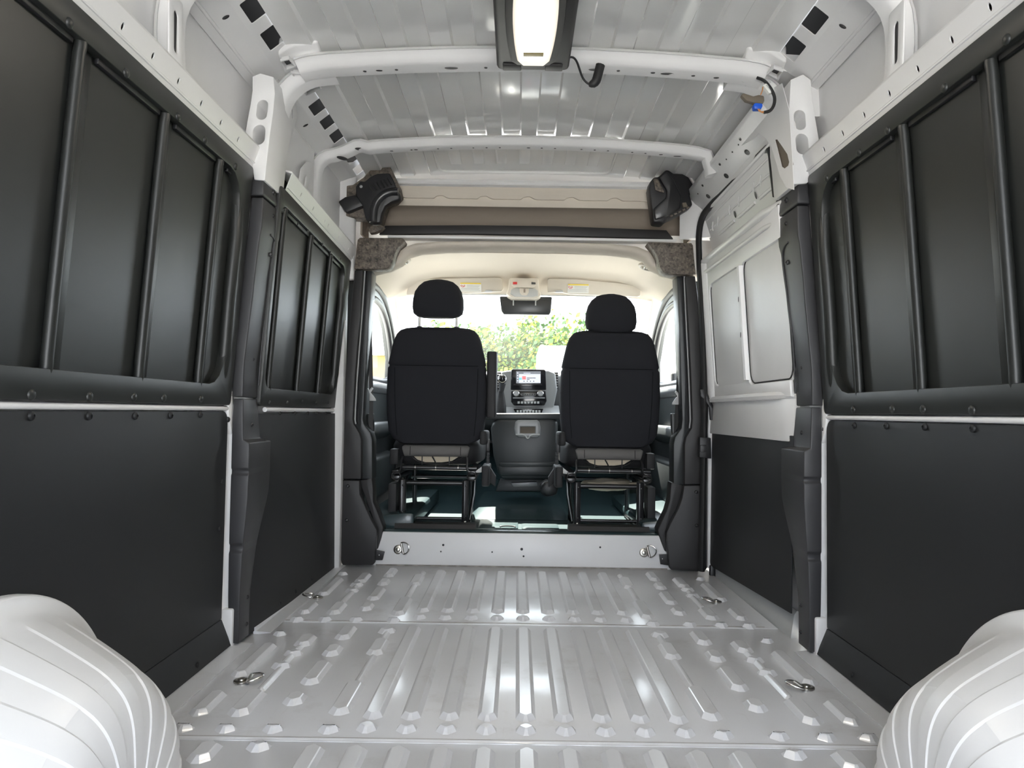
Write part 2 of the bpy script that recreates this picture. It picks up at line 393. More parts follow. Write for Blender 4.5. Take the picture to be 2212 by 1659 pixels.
# ---- step riser up to the cab floor -------------------------------
ST = 0.170
sill = rings('trim_1', [[(-0.90, 3.935, 0.0), (0.90, 3.935, 0.0), (0.90, 3.955, ST), (-0.90, 3.955, ST)],
                        [(-0.90, 4.02, 0.0), (0.90, 4.02, 0.0), (0.90, 4.02, ST), (-0.90, 4.02, ST)]], 'paint', kind='structure', b=0.004)
sill['label'] = 'white riser step between cargo floor and cab floor'
for px, py, r in ((957, 1178, .006), (952, 1192, .004), (1063, 1193, .004), (1127, 1187, .007), (1131, 1202, .005), (1297, 1183, .005)):
    p = W(px, py, y=3.937)
    put('hole', dome_mesh('hole', r, 0.002), 'black', sill, frame_to((p.x, 3.9345 + p.z * .118, p.z), (0, -1, 0.12)))

# ---- outer skin and inner rails -----------------------------------
SKIN = {}
for s, nm in ((-1, 'wall_left'), (1, 'wall_right')):
    # rear part: continuous skin from the floor to the cant rail
    prof = [(1.014, -0.02), (1.014, 0.78), (1.012, 0.82), (0.995, 1.70), (0.985, 1.93), (0.955, 1.985)]
    prof2 = [(0.966, -0.02), (0.972, 0.78), (0.972, 0.82), (0.962, 1.70), (0.962, 1.93), (0.95, 1.985)]
    ys = [Y0, 2.60] + ([2.80, 4.05] if s < 0 else [2.84])
    rs = []
    for y in ys:
        pr = prof if y < 2.7 or s > 0 else prof2
        rs.append([(s * a, y, c) for a, c in pr] + [(s * (a + 0.03), y, c) for a, c in pr[::-1]])
    w = rings(nm, rs, 'paint', smooth=25, kind='structure')
    w['label'] = 'white painted metal body side seen above and between the black liners'
    SKIN[s] = w
    if s > 0:   # above the sliding door only the strip under the roof stays
        pass
    # belt rail: thin white bead between lower and upper liner
    tube('belt_bead', [(s * 0.992, Y0, 0.789), (s * 0.992, 2.55, 0.789)], 0.0075, 'paint', w, n=10)
    if s < 0: tube('belt_bead', [(s * 0.946, 2.78, 0.787), (s * 0.946, 3.86, 0.787)], 0.009, 'paint', w, n=10)
    # roof-side rail above the liner: folded flange, holes punched through
    def rail(y0, y1, xb, zb, dz, dx, nholes, hy, name='side_rail'):
        L = y1 - y0
        holes = [oval(y, 0.042, 0.006, 0.009, 8) for y in hy]
        # lower face (with holes) and upper ledge
        def mp(u, v, w_, s=s):
            t = (u - y0) / L
            return (s * (xb + dx * t - 0.36 * v + w_), u, zb + dz * t + v)
        plate(name, [(y0, -0.01), (y1, -0.01), (y1, 0.072), (y0, 0.072)], holes, 0.003, mp, 'paint', w)
        rs = []
        for y in (y0, y1):
            t = (y - y0) / L; x, z = xb + dx * t, zb + dz * t
            rs.append([(s * (x - 0.0260), y, z + 0.071), (s * (x - 0.024), y, z + 0.080), (s * (x + 0.02), y, z + 0.090), (s * (x + 0.07), y, z + 0.088), (s * (x + 0.07), y, z + 0.083), (s * (x + 0.02), y, z + 0.083)])
        rings('rail_ledge', rs, 'paint', w, b=0.002)
        tube('rail_bead', [(s * (xb - 0.36 * .022 - .001), y0, zb + .022), (s * (xb + dx - 0.36 * .022 - .001), y1, zb + dz + .022)], 0.0035, 'paint', w, n=6)
        box('rail_hole_shade', s * (xb + 0.03), s * (xb + 0.032), y0, y1, zb, zb + 0.075, 'cavity', w, b=0)  # backs the rail holes with a painted tone of shaded depth
    if s < 0:
        hy = [W(px, py, x=-0.915).y for px, py in ((194, 13), (271, 85), (336, 147), (391, 199), (440, 245), (482, 284), (519, 319))]
    else:
        hy = [W(px, py, x=0.915).y for px, py in ((2131, 50), (2049, 119), (1976, 179), (1915, 229), (1861, 273), (1815, 311), (1775, 344))]
    rail(Y0, 2.56, 0.937, 1.592, 0, 0, 7, [0.3, 0.7, 1.0] + [h for h in hy if 0.2 < h < 2.5])
    if s < 0:
        rail(2.80, 3.88, 0.900, 1.585, -0.05, -0.012, 6, [2.95, 3.12, 3.3, 3.36, 3.55, 3.75])

# ---- ceiling: corrugated roof sheet --------------------------------
ceiling = None
def roof_z(x): return 2.045 - 0.035 * (abs(x) / 0.8) ** 2
xs = []
PER = 0.155
k = -5
while k <= 5:
    c = k * PER
    for dx, h in ((-0.041, 0.011), (-0.034, 0.0), (0.034, 0.0), (0.041, 0.011)): xs.append((c + dx, h))
    k += 1
xs = [(-0.829, 0.004)] + [(x, h) for x, h in xs if abs(x) < 0.79] + [(0.829, 0.004)]
ysl = [Y0, 0.8, 1.85, 1.90, 2.02, 2.06, 2.44, 2.50, 2.66, 2.72, 3.30, 3.36, 3.50]
def rr_pt(x, h, y): return (x, y, roof_z(x) + h)
bm = bmesh.new()
V = [[bm.verts.new(rr_pt(x, h, y)) for x, h in xs] for y in ysl]
for a, c in zip(V[:-1], V[1:]):
    for i in range(len(xs) - 1): bm.faces.new((a[i], a[i + 1], c[i + 1], c[i]))
ceiling = put('ceiling', bm_mesh(bm, 'ceiling', 20), 'roofpaint', kind='structure')
ceiling['label'] = 'ribbed grey-white metal roof skin with cross bows'
# front bay: flatter sheet with a framed recess
bm = bmesh.new()
ys2 = [3.50, 3.62, 3.80, 3.955]
V = [[bm.verts.new((x, y, roof_z(x) + h * (1 if abs(x) > 0.47 else 0.15) - 0.10 * max(0, (y - 3.5)) ** 1.0 * 0.35)) for x, h in xs] for y in ys2]
for a, c in zip(V[:-1], V[1:]):
    for i in range(len(xs) - 1): bm.faces.new((a[i], a[i + 1], c[i + 1], c[i]))
front_bay = put('roof_sheet', bm_mesh(bm, 'roof_sheet', 20), 'roofpaint', ceiling)
def fz(x, y): return roof_z(x) - 0.035 * max(0, y - 3.5)
# raised frame bead round the recess and the small pressed rectangles inside
fr = rrect(-0.45, 0.42, 3.44, 3.90, 0.05, 4)
bm = bmesh.new(); tube_bm(bm, [(x, y, fz(x, y) - 0.001) for x, y in fr + fr[:1]], 0.008, 6)
put('frame_bead', bm_mesh(bm, 'frame_bead', 50), 'roofpaint', ceiling)
for i in range(7):
    cx = -0.355 + i * 0.113
    rings('pressed_rectangle', [[(a, y, fz(a, y) + dz) for a, y in ((cx - q, 3.47), (cx + q, 3.47), (cx + q, 3.80 + e), (cx - q, 3.80 + e))] for q, e, dz in ((0.027, 0, 0.004), (0.027, 0, -0.002), (0.022, -0.01, -0.005))], 'roofpaint', ceiling)

SLOT = {}
def slot(p, nrm, parent, a, b_, m='black', name='slot', spin=0.0):
    key = (round(a, 3), round(b_, 3), m)
    if key not in SLOT:
        bm = bmesh.new(); n = 14
        V = [[bm.verts.new((a * q * math.cos(2 * math.pi * i / n), b_ * q * math.sin(2 * math.pi * i / n), z)) for i in range(n)] for q, z in ((1.0, 0), (0.94, 0.0008), (0.85, 0.0003))]
        for A, C in zip(V[:-1], V[1:]):
            for i in range(n): bm.faces.new((A[i], A[(i + 1) % n], C[(i + 1) % n], C[i]))
        bm.faces.new(V[-1])
        me = bm_mesh(bm, name, 50); me.materials.append(MATS[m]); SLOT[key] = me
    return put(name, SLOT[key], None, parent, frame_to(p, nrm, spin))
# ---- cant rails with square windows ---------------------------------
HS = 0.028
def cant_map(s):
    # u = y, v = 0..1 along the slope from wall to roof
    P0, P1, P2 = (0.950, 1.930), (0.888, 1.966), (0.795, 2.040)
    L1 = math.hypot(P1[0] - P0[0], P1[1] - P0[1]); L2 = math.hypot(P2[0] - P1[0], P2[1] - P1[1])
    n1 = ((P1[1] - P0[1]) / L1, (P0[0] - P1[0]) / L1); n2 = ((P2[1] - P1[1]) / L2, (P1[0] - P2[0]) / L2)
    def lower(u, v, w): return (s * (P0[0] + (P1[0] - P0[0]) * v / L1 + n1[0] * w), u, P0[1] + (P1[1] - P0[1]) * v / L1 + n1[1] * w)
    def upper(u, v, w): return (s * (P1[0] + (P2[0] - P1[0]) * v / L2 + n2[0] * w), u, P1[1] + (P2[1] - P1[1]) * v / L2 + n2[1] * w)
    return lower, upper, L1, L2
SQL = [[(518, 12), (552, -18), (575, 27), (546, 54)], [(590, 50), (613, 87), (587, 112), (562, 77)], [(689, 210), (704, 229), (683, 255), (666, 233)], [(712, 244), (725, 263), (704, 283), (690, 265)], [(732, 275), (744, 293), (724, 312), (711, 294)], [(765, 326), (774, 341), (757, 358), (746, 344)], [(780, 349), (789, 363), (772, 381), (762, 367)]]
SQR = [[(1762, 10), (1790, 39), (1757, 80), (1731, 50)], [(1714, 74), (1740, 102), (1714, 136), (1687, 111)]]
def cant_holes(s, quads):
    """square windows measured in the photo, put onto the sloping rail as (y, slope) rectangles"""
    P1, P2 = Vector((s * 0.888, 0, 1.966)), Vector((s * 0.795, 0, 2.040)); t = (P2 - P1); L = t.length; n = Vector((t.z, 0, -t.x)); out = []
    for q in quads:
        pts = [WP(a, b_, P1, n) for a, b_ in q]; ys = sorted(p.y for p in pts); vs_ = sorted((p - P1).dot(t) / L for p in pts)
        y0, y1 = (ys[0] + ys[1]) / 2, (ys[2] + ys[3]) / 2; v0, v1 = (vs_[0] + vs_[1]) / 2, (vs_[2] + vs_[3]) / 2
        v0, v1 = max(v0, 0.012), min(v1, L - 0.012)
        if v1 - v0 < 0.03: v0, v1 = 0.03, 0.09
        out.append((y0, y1, v0, v1))
    return out
for s in (-1, 1):
    low, up, L1, L2 = cant_map(s); w = SKIN[s]
    y1 = 3.93 if s < 0 else 2.60
    sq = cant_holes(s, SQL if s < 0 else SQR)
    sq += [(y - .05, y + .05, .03, .088) for y in (-0.8, -0.3, 0.0, 0.5, 0.75, 1.0, 1.25, 1.5)]
    plate('cant_rail', [(Y0, -0.036), (y1, -0.036), (y1, L1), (Y0, L1)], [], 0.003, low, 'paint', w)
    plate('cant_rail', [(Y0, 0), (y1, 0), (y1, L2), (Y0, L2)], [rrect(a, b_, c, d, 0.005, 2) for a, b_, c, d in sq], 0.003, up, 'paint', w)
    for y in ((2.24, 3.1) if s < 0 else (2.24,)): slot(low(y, L1 * .55, -0.0005), (-s * 0.5, 0, -0.86), w, 0.008, 0.012, name='hole')
    tube('cant_bead', [(s * 0.952, Y0, 1.930), (s * 0.952, y1, 1.930)], 0.006, 'paint', w, n=8)
    tube('cant_bead', [(s * 0.796, Y0, 2.037), (s * 0.796, y1 - 0.02, 2.037)], 0.006, 'paint', w, n=8)
    # closed cavity above the cant rail
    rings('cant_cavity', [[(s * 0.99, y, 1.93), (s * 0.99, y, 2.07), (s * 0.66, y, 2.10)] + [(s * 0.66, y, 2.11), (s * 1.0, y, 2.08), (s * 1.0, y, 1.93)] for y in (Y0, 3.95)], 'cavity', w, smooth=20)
    box('cant_end', s * 0.775, s * 1.0, Y0 - 0.01, Y0, 1.90, 2.12, 'paint', w, b=0)

# ---- roof bows -------------------------------------------------------
def bow(y, path, parent, holes, sc=1.0, name='roof_bow'):
    """hat-section bow along a path of (x, z); flange with punched slots underneath"""
    prof = [(-0.042, 0.020), (-0.034, 0.022), (-0.026, 0.014), (-0.020, 0.004), (-0.012, -0.009), (0.0, -0.016), (0.055, -0.018), (0.060, -0.014), (0.060, 0.026), (0.02, 0.040), (-0.03, 0.034)]
    rs = []
    n = len(path)
    for i, (x, z) in enumerate(path):
        a = path[max(i - 1, 0)]; b_ = path[min(i + 1, n - 1)]
        tx, tz = b_[0] - a[0], b_[1] - a[1]; l = math.hypot(tx, tz); nx, nz = -tz / l, tx / l
        rs.append([(x + nx * q * sc, y + p * sc, z + nz * q * sc) for p, q in prof])
    o = rings(name, rs, 'paint', parent, smooth=38)
    return o
def bowz(x): return 2.003 - 0.030 * (abs(x) / 0.7) ** 2
mid = [(-0.70 + 1.4 * i / 14, bowz(-0.70 + 1.4 * i / 14)) for i in range(15)]
# bow over the pillars
b1 = bow(2.60, mid, ceiling, [])
for x, a in ((-0.58, .006), (-0.53, .012), (-0.47, .006), (-0.28, .024), (-0.16, .006), (-0.05, .006), (-0.02, .024), (0.22, .024), (0.30, .006), (0.42, .008), (0.47, .024), (0.56, .007), (0.64, .010)):
    slot((x, 2.625, bowz(x) - 0.0175), (0, 0.03, -1), ceiling, a, 0.006 if a < .02 else 0.0085)
# front bow, ends sweep down to the side wall on the driver's side
arcL = [(-0.955, 1.66), (-0.955, 1.80), (-0.95, 1.885), (-0.915, 1.925), (-0.86, 1.935), (-0.81, 1.955), (-0.765, 1.98), (-0.72, bowz(-0.72) - .004)]
arcL = [(v.x, v.y) for v in smoothpts([(*p, 0) for p in arcL], 1)]
path2 = arcL + mid + [(0.76, bowz(.76) - .004), (0.80, 1.955), (0.815, 1.91), (0.82, 1.87)]
b2 = bow(3.42, path2, ceiling, [], 0.8)
for x, a in ((-0.62, .008), (-0.53, .005), (-0.51, .009), (-0.41, .005), (-0.35, .005), (-0.25, .004), (-0.19, .005), (-0.13, .005), (0.0, .008), (0.06, .005), (0.12, .005), (0.24, .005), (0.30, .005), (0.36, .005), (0.47, .005), (0.53, .005), (0.60, .009), (0.68, .024)):
    slot((x, 3.44, bowz(x) - 0.0142), (0, 0.03, -1), ceiling, a, 0.005)
for x, z, sp in ((-0.755, 1.967, 0.5), (-0.84, 1.925, 0.35)):
    slot((x, 3.43, z), (0.4, 0.0, -1), ceiling, 0.045, 0.012, 'cavity', spin=sp)
# rear bow (only its side posts reach into the picture)
for s in (-1, 1):
    pp = [(s * a, c) for a, c in ((0.945, 1.66), (0.955, 1.78), (0.945, 1.855), (0.915, 1.905), (0.865, 1.94), (0.80, 1.99), (0.74, 2.0))]
    pp = [(v.x, v.y) for v in smoothpts([(*p, 0) for p in pp], 1)]
    bow(1.97, pp if s < 0 else pp[::-1], ceiling, [], 0.9, 'roof_bow_post')
    slot((s * 0.880, 1.96, 1.913), (-s * 0.7, 0.0, -0.8), ceiling, 0.05, 0.014, 'cavity', spin=R(90) + s * 0.3)
    # slotted upright
    plate('post_plate', rrect(1.885, 1.965, 1.665, 1.84, 0.01), [rrect(1.912, 1.936, 1.69, 1.80, 0.011)], 0.004, lambda u, v, w_, s=s: (s * (0.918 - w_ + 0.03 * (v - 1.665)), u, v), 'paint', ceiling, b=0.001)
    box('post_slot_shade', s * 0.924, s * 0.926, 1.905, 1.942, 1.685, 1.805, 'cavity', ceiling, b=0)  # dark sheet put in for the shade behind the slot
bow(1.97, [(-0.74 + 1.48 * i / 10, 2.012 - 0.02 * abs(-1 + i / 5) ** 2) for i in range(11)], ceiling, [], 0.9)

# frame of the open rear doorway
rf = plate('trim_5', [(-1.03, -0.03), (-0.80, -0.03), (-0.79, 1.70), (-0.74, 1.79), (-0.66, 1.82), (0.66, 1.82), (0.74, 1.79), (0.79, 1.70), (0.80, -0.03), (1.03, -0.03), (1.02, 2.12), (-1.02, 2.12)], [], 0.08, frontal(Y0 - 0.08), 'paint', kind='structure', b=0.01)
rf['label'] = 'white frame of the open rear doorway'
# ---- white body pillars ----------------------------------------------
def pxz(pts, x): return [(lambda q: (q.y, q.z))(W(a, b_, x=x)) for a, b_ in pts]
def hole_px(cx, cy, a, b_, y, n=16, tilt=0.0):
    pts = []
    for i in range(n):
        t = 2 * math.pi * i / n; u, v = a * math.cos(t), b_ * math.sin(t)
        v = math.copysign(min(abs(v), b_) ** 1.0, v); v += math.copysign((b_ - a) * 0.35, v) if abs(v) > 1 else 0
        pts.append((cx + u + tilt * v, cy + v))
    pts = [(cx + u + tilt * v, cy + v) for u, v in rrect(-a, a, -b_ - 4, b_ + 4, a * .98, 6)]
    return pxpoly(pts, y)
for s in (-1, 1):
    w = SKIN[s]
    if s < 0:
        out = [(545, 165), (562, 158), (591, 166), (594, 202), (590, 245), (584, 285), (577, 345), (572, 390), (549, 388), (545, 361), (527, 300), (535, 255), (541, 224), (545, 195)]
        hs = [hole_px(566, 237, 11.5, 17, 2.55, tilt=-.10), hole_px(559, 291, 13, 17, 2.55, tilt=-.10)]
    else:
        out = [(1708, 172), (1735, 160), (1752, 172), (1755, 219), (1765, 275), (1771, 311), (1774, 361), (1743, 396), (1715, 398), (1709, 330), (1705, 297), (1704, 241)]
        hs = [hole_px(1728, 259, 12, 17, 2.55, tilt=.06), hole_px(1733, 311, 13, 18, 2.55, tilt=.10)]
    plate('pillar', pxpoly(out, 2.55), hs, 0.20, frontal(2.55), 'paint', w, b=0.003)
    # wall post behind the black pillar cover
    rings('pillar_post', [[(s * 0.965, 2.60, z), (s * 0.970, 2.65, z), (s * 1.01, 2.65, z), (s * 1.01, 2.575, z), (s * 0.965, 2.575, z)] for z in (0.0, 0.80)], 'paint', w)
    rings('pillar_post', [[(s * 0.955, 2.60, z), (s * 0.960, 2.70, z), (s * 1.005, 2.70, z), (s * 1.0, 2.60, z)] for z in (0.80, 1.62)], 'paint', w)
    # white lip that shows beside the liner at the belt and at the foot
    rings('belt_gusset', [[(s * 0.984, y, z0), (s * 0.984, y, z1), (s * 1.004, y, z1), (s * 1.004, y, z0)] for y, z0, z1 in ((2.535, 0.775, 0.800), (2.55, 0.74, 0.845), (2.575, 0.70, 0.855))], 'paint', w, b=0.004)
    rings('foot_gusset', [[(s * 0.958, 2.55, z), (s * 0.958, 2.60, z), (s * 0.995, 2.60, z), (s * 0.995, 2.55, z)] for z in (0.0, 0.06, 0.13)], 'paint', w, b=0.006)
    # weld flange along the floor
    rings('floor_flange', [[(s * 0.972, y, 0.0), (s * 0.905, y, 0.003), (s * 0.905, y, 0.006), (s * 0.965, y, 0.010), (s * 0.985, y, 0.035)] for y in (Y0, 2.60)], 'floorpaint', w, smooth=20)
rings('floor_flange', [[(-0.945, y, 0.0), (-0.885, y, 0.005), (-0.885, y, 0.008), (-0.935, y, 0.012), (-0.95, y, 0.035)] for y in (2.72, 3.9)], 'floorpaint', SKIN[-1], smooth=20)

# bow ends that run down into the pillars
for s in (-1, 1):
    pts = [(s * 0.69, bowz(.69)), (s * 0.745, 1.968), (s * 0.79, 1.958), (s * 0.83, 1.935), (s * 0.865, 1.895), (s * 0.885, 1.83), (s * 0.895, 1.74)]
    pts = [(v.x, v.y) for v in smoothpts([(*p, 0) for p in pts], 1)]
    bow(2.665, pts[::-1] if s < 0 else pts, SKIN[s], [], 0.95, 'bow_end')
    bow(2.60, pts[:6][::-1] if s < 0 else pts[:6], SKIN[s], [], 1.0, 'bow_end')
    # raised gusset block with a square window, at the junction of bow and cant rail
    q = [(s * 0.72, 2.535, 2.022), (s * 0.80, 2.53, 2.010), (s * 0.855, 2.54, 1.978), (s * 0.865, 2.66, 1.955), (s * 0.80, 2.70, 1.965), (s * 0.73, 2.66, 1.975)]
    bm = bmesh.new(); a = [bm.verts.new(p) for p in q]; c = [bm.verts.new((p[0], p[1], p[2] + 0.06)) for p in q]
    for i in range(6): bm.faces.new((a[i], a[(i + 1) % 6], c[(i + 1) % 6], c[i]))
    bm.faces.new(a); bm.faces.new(c[::-1]); bmesh.ops.recalc_face_normals(bm, faces=bm.faces); bev(bm, 0.008, 2, 15)
    put('bow_gusset', bm_mesh(bm, 'bow_gusset', 40), 'paint', SKIN[s])

# framed windows between bow and cant rail (holes with a raised rim)
def window_frame(s, pts, w, name='punched_frame'):
    cx = sum(p[0] for p in pts) / len(pts); cy = sum(p[1] for p in pts) / len(pts); cz = sum(p[2] for p in pts) / len(pts)
    c = Vector((cx, cy, cz)); P = [Vector(p) for p in pts]; n = (P[1] - P[0]).cross(P[2] - P[1]).normalized()
    if n.z > 0: n = -n
    rs = [[c + (p - c) * k + n * d for p in P] for k, d in ((1.22, -0.004), (1.18, 0.004), (1.04, 0.005), (1.0, 0.0), (0.98, -0.012))]
    bm = bmesh.new(); V = [[bm.verts.new(p) for p in r] for r in rs]
    for A, C in zip(V[:-1], V[1:]):
        for i in range(len(P)): bm.faces.new((A[i], A[(i + 1) % len(P)], C[(i + 1) % len(P)], C[i]))
    o = put(name, bm_mesh(bm, name, 35), 'paint', w)
    bm = bmesh.new(); bm.faces.new([bm.verts.new(c + (p - c) * 0.985 - n * 0.010) for p in P])
    put('punched_hole', bm_mesh(bm, 'punched_hole'), 'black', o)
for s in (-1, 1):
    w = SKIN[s]
    if s < 0:
        frames = [([(608, 131), (624, 127), (636, 141), (619, 147)], 1.945), ([(633, 157), (648, 158), (663, 161), (687, 160), (680, 170), (655, 176), (645, 174)], 1.955), ([(653, 192), (688, 181), (692, 190), (662, 204)], 1.965)]
    else:
        frames = [([(1660, 158), (1672, 147), (1689, 153), (1678, 167)], 1.945), ([(1607, 175), (1616, 178), (1634, 172), (1666, 178), (1656, 196), (1614, 188)], 1.955)]
    for pts, z in frames:
        window_frame(s, [tuple(W(a, b_, z=z)) for a, b_ in pts], w)

# side web forward of the pillar, driver's side
plate('side_web', pxz([(594, 175), (612, 150), (622, 168), (632, 190), (640, 250), (622, 310), (604, 395), (590, 400), (585, 300)], -0.905),
      [pxz([(624, 215), (628, 213), (629, 255), (626, 255)], -0.905), pxz([(640, 236), (643, 230), (649, 243), (648, 256), (643, 250)][:0] or [(618, 262), (621, 258), (624, 268), (621, 290), (618, 280)], -0.905)], 0.006,
      lambda u, v, w_: (-(0.905 - w_), u, v), 'paint', SKIN[-1], b=0.001)
# inner sheet of the high roof side between the bows, driver's side front
plate('side_sheet', [(2.80, 1.66), (3.36, 1.66), (3.36, 1.935), (2.80, 1.935)], [], 0.004, lambda u, v, w_: (-(0.952 - w_), u, v), 'paint', SKIN[-1])
plate('side_sheet', [(3.46, 1.66), (3.90, 1.63), (3.90, 1.935), (3.46, 1.935)], [], 0.004, lambda u, v, w_: (-(0.945 - w_), u, v), 'paint', SKIN[-1])
plate('post_plate', pxz([(648, 365), (660, 350), (676, 352), (660, 420), (640, 500), (630, 495), (640, 430)], -0.935), [pxz([(655, 383), (659, 380), (655, 410), (643, 445), (641, 437), (650, 405)], -0.935)], 0.006, lambda u, v, w_: (-(0.935 - w_), u, v), 'paint', SKIN[-1], b=0.001)
# curved corner post by the cab, both sides
for s in (-1, 1):
    rings('corner_post', [[(s * 0.955, 3.82, z), (s * 0.90, 3.845, z), (s * (0.875 if s < 0 else 0.84), 3.87, z), (s * (0.87 if s < 0 else 0.78), 3.90, z), (s * 0.97, 3.92, z)] for z in ((1.45, 1.66, 1.80, 2.0) if s < 0 else (1.685, 1.72, 1.80, 2.0))], 'paint', SKIN[s], smooth=30, b=0.006)
    if s < 0: rings('corner_post', [[(s * 0.955, 3.80, z), (s * 0.925, 3.815, z), (s * 0.905, 3.84, z), (s * 0.905, 3.90, z), (s * 0.97, 3.92, z)] for z in (0.0, 0.9, 1.5)], 'paint', SKIN[s], smooth=30, b=0.003)

# ---- sliding door with its header ---------------------------------------
hd = rings('door_header', [[(0.812, y, 1.925), (0.816, y, 1.905), (0.852, y, 1.862), (0.890, y, 1.826), (0.905, y, 1.83), (0.905, y, 1.925)] for y in (2.72, 3.0, 3.4, 3.87)], 'paint', SKIN[1], smooth=25, b=0.003)
n_in = (-0.77, 0, -0.63); n_ch = (-0.68, 0, -0.73)
for px, py in ((1596, 307), (1552, 360), (1515, 405)):
    t = W(px, py, x=0.828); slot((0.8335, t.y, 1.8845), n_in, hd, 0.011, 0.007, name='hole')
for px, py in ((1592, 317), (1579, 328), (1566, 350), (1537, 383), (1505, 418)):
    t = W(px, py, x=0.833); slot((0.839, t.y, 1.8775), n_in, hd, 0.006, 0.0035, name='hole')
for px, py in ((1614, 322), (1569, 373), (1530, 416)):
    t = W(px, py, x=0.871); slot((0.8705, t.y, 1.8435), n_ch, hd, 0.020, 0.013, name='hole')
rings('roof_edge', [[(0.79, y, 2.04), (0.80, y, 1.99), (0.95, y, 1.96), (0.97, y, 1.82), (0.99, y, 1.82), (0.98, y, 2.03)] for y in (2.60, 3.95)], 'paint', SKIN[1], smooth=20)
# pillar web with two punched openings
plate('side_web', pxz([(1640, 205), (1690, 180), (1706, 240), (1712, 330), (1716, 410), (1700, 405), (1686, 380), (1668, 318), (1655, 299), (1640, 288), (1630, 300), (1596, 318), (1588, 306), (1630, 245)], 0.848),
      [pxz([(1620, 270), (1631, 253), (1640, 256), (1642, 265), (1626, 287), (1621, 283)], 0.848), pxz([(1675, 302), (1680, 301), (1690, 315), (1702, 333), (1706, 350), (1704, 358), (1696, 364), (1690, 360)], 0.848)], 0.002,
      lambda u, v, w_: (0.848 - w_, u, v), 'paint', SKIN[1])
plate('web_hole_back', pxz([(1668, 292), (1684, 292), (1706, 330), (1711, 355), (1704, 370), (1686, 368)], 0.848), [], 0.002, lambda u, v, w_: (0.853 - w_, u, v), 'tape', SKIN[1])
plate('web_hole_back', pxz([(1613, 268), (1630, 246), (1646, 250), (1647, 268), (1627, 292), (1617, 290)], 0.848), [], 0.002, lambda u, v, w_: (0.853 - w_, u, v), 'black', SKIN[1])  # black sheet painted in as the shade inside the opening

door = rings('door_1', [[(0.985, y, z) for z in (0.05, 0.8, 1.82)] + [(1.01, y, z) for z in (1.82, 0.8, 0.05)] for y in (2.70, 3.90)], 'paint', kind='structure', smooth=20)
door['label'] = 'white sliding side door with blanked window panels'
dm = lambda off: (lambda u, v, w_: (af_up(v) + off - w_, u, v))
# inner pressing: frame with two blank window openings
yA0, yA1, yB1 = 3.28, 3.80, 3.20
plate('inner_pressing', [(2.73, 0.86), (3.885, 0.86), (3.885, 1.55), (2.73, 1.55), (2.73, 1.43), (3.18, 1.43), (3.205, 1.42), (3.21, 1.39), (3.21, 0.95), (3.205, 0.93), (3.18, 0.92), (2.73, 0.92)],
      [rrect(3.25, 3.76, 0.93, 1.43, 0.05)], 0.016, dm(0.012), 'paint', door, b=0.004)
for y0, y1 in ((3.24, 3.77), (2.70, 3.22)):
    plate('window_blank', rrect(y0, y1, 0.91, 1.45, 0.05), [], 0.003, dm(0.010), 'paint', door)
    bm = bmesh.new(); rr_ = rrect(y0 + .012, y1 - .012, 0.925, 1.435, 0.05)
    tube_bm(bm, [(af_up(v) + 0.0065, u, v) for u, v in rr_ + rr_[:1]], 0.0032, 5); put('window_seam', bm_mesh(bm, 'window_seam', 50), 'rubber', door)
# vertical stiffener between the blanks
rings('stiffener', [[(af_up(z) + o_, y, z) for y, o_ in ((3.20, 0.0), (3.205, -0.016), (3.222, -0.020), (3.238, -0.016), (3.243, 0.0))] for z in (0.94, 0.98, 1.38, 1.42)], 'paint', door, smooth=25)
for z in (1.13, 1.28): slot((af_up(z) - 0.0206, 3.222, z), (-1, 0, 0), door, 0.004, 0.012, name='hole')
# belt shelf and flat band under it
rings('belt_shelf', [[(0.945 + o_, y, 0.885), (0.925 + o_, y, 0.880), (0.917 + o_, y, 0.868), (0.920 + o_, y, 0.855), (0.955 + o_, y, 0.850), (0.97 + o_, y, 0.885)] for y, o_ in ((2.72, 0.035), (2.82, 0.012), (2.9, 0), (3.70, 0), (3.86, 0))], 'paint', door, smooth=30)
rings('door_band', [[(0.938 + o_, y, 0.855), (0.932 + o_, y, 0.70), (0.965 + o_, y, 0.70), (0.965 + o_, y, 0.855)] for y, o_ in ((2.72, 0.014), (2.80, 0.0), (3.885, 0.0))], 'paint', door, b=0.003)
rings('door_edge', [[(0.925, y, z) for y in (3.855, 3.885)] + [(0.975, 3.89, z), (0.975, 3.84, z)] for z in (0.03, 0.8, 1.55)], 'paint', door, b=0.004)
rings('door_front_roll', [[(af_up(z) - 0.006, 3.77, z), (af_up(z) - 0.022, 3.80, z), (af_up(z) - 0.026, 3.86, z), (af_up(z) + 0.03, 3.87, z), (af_up(z) + 0.03, 3.77, z)] for z in (0.87, 0.95, 1.45, 1.55)], 'paint', door, b=0.006)
# upper rolls
for z, r in ((1.555, 0.016), (1.500, 0.010)):
    tube('door_roll', [(af_up(z) + 0.02, 2.72, z), (af_up(z) - 0.006, 2.88, z), (af_up(z) - 0.006, 3.86, z)], r, 'paint', door, n=12)
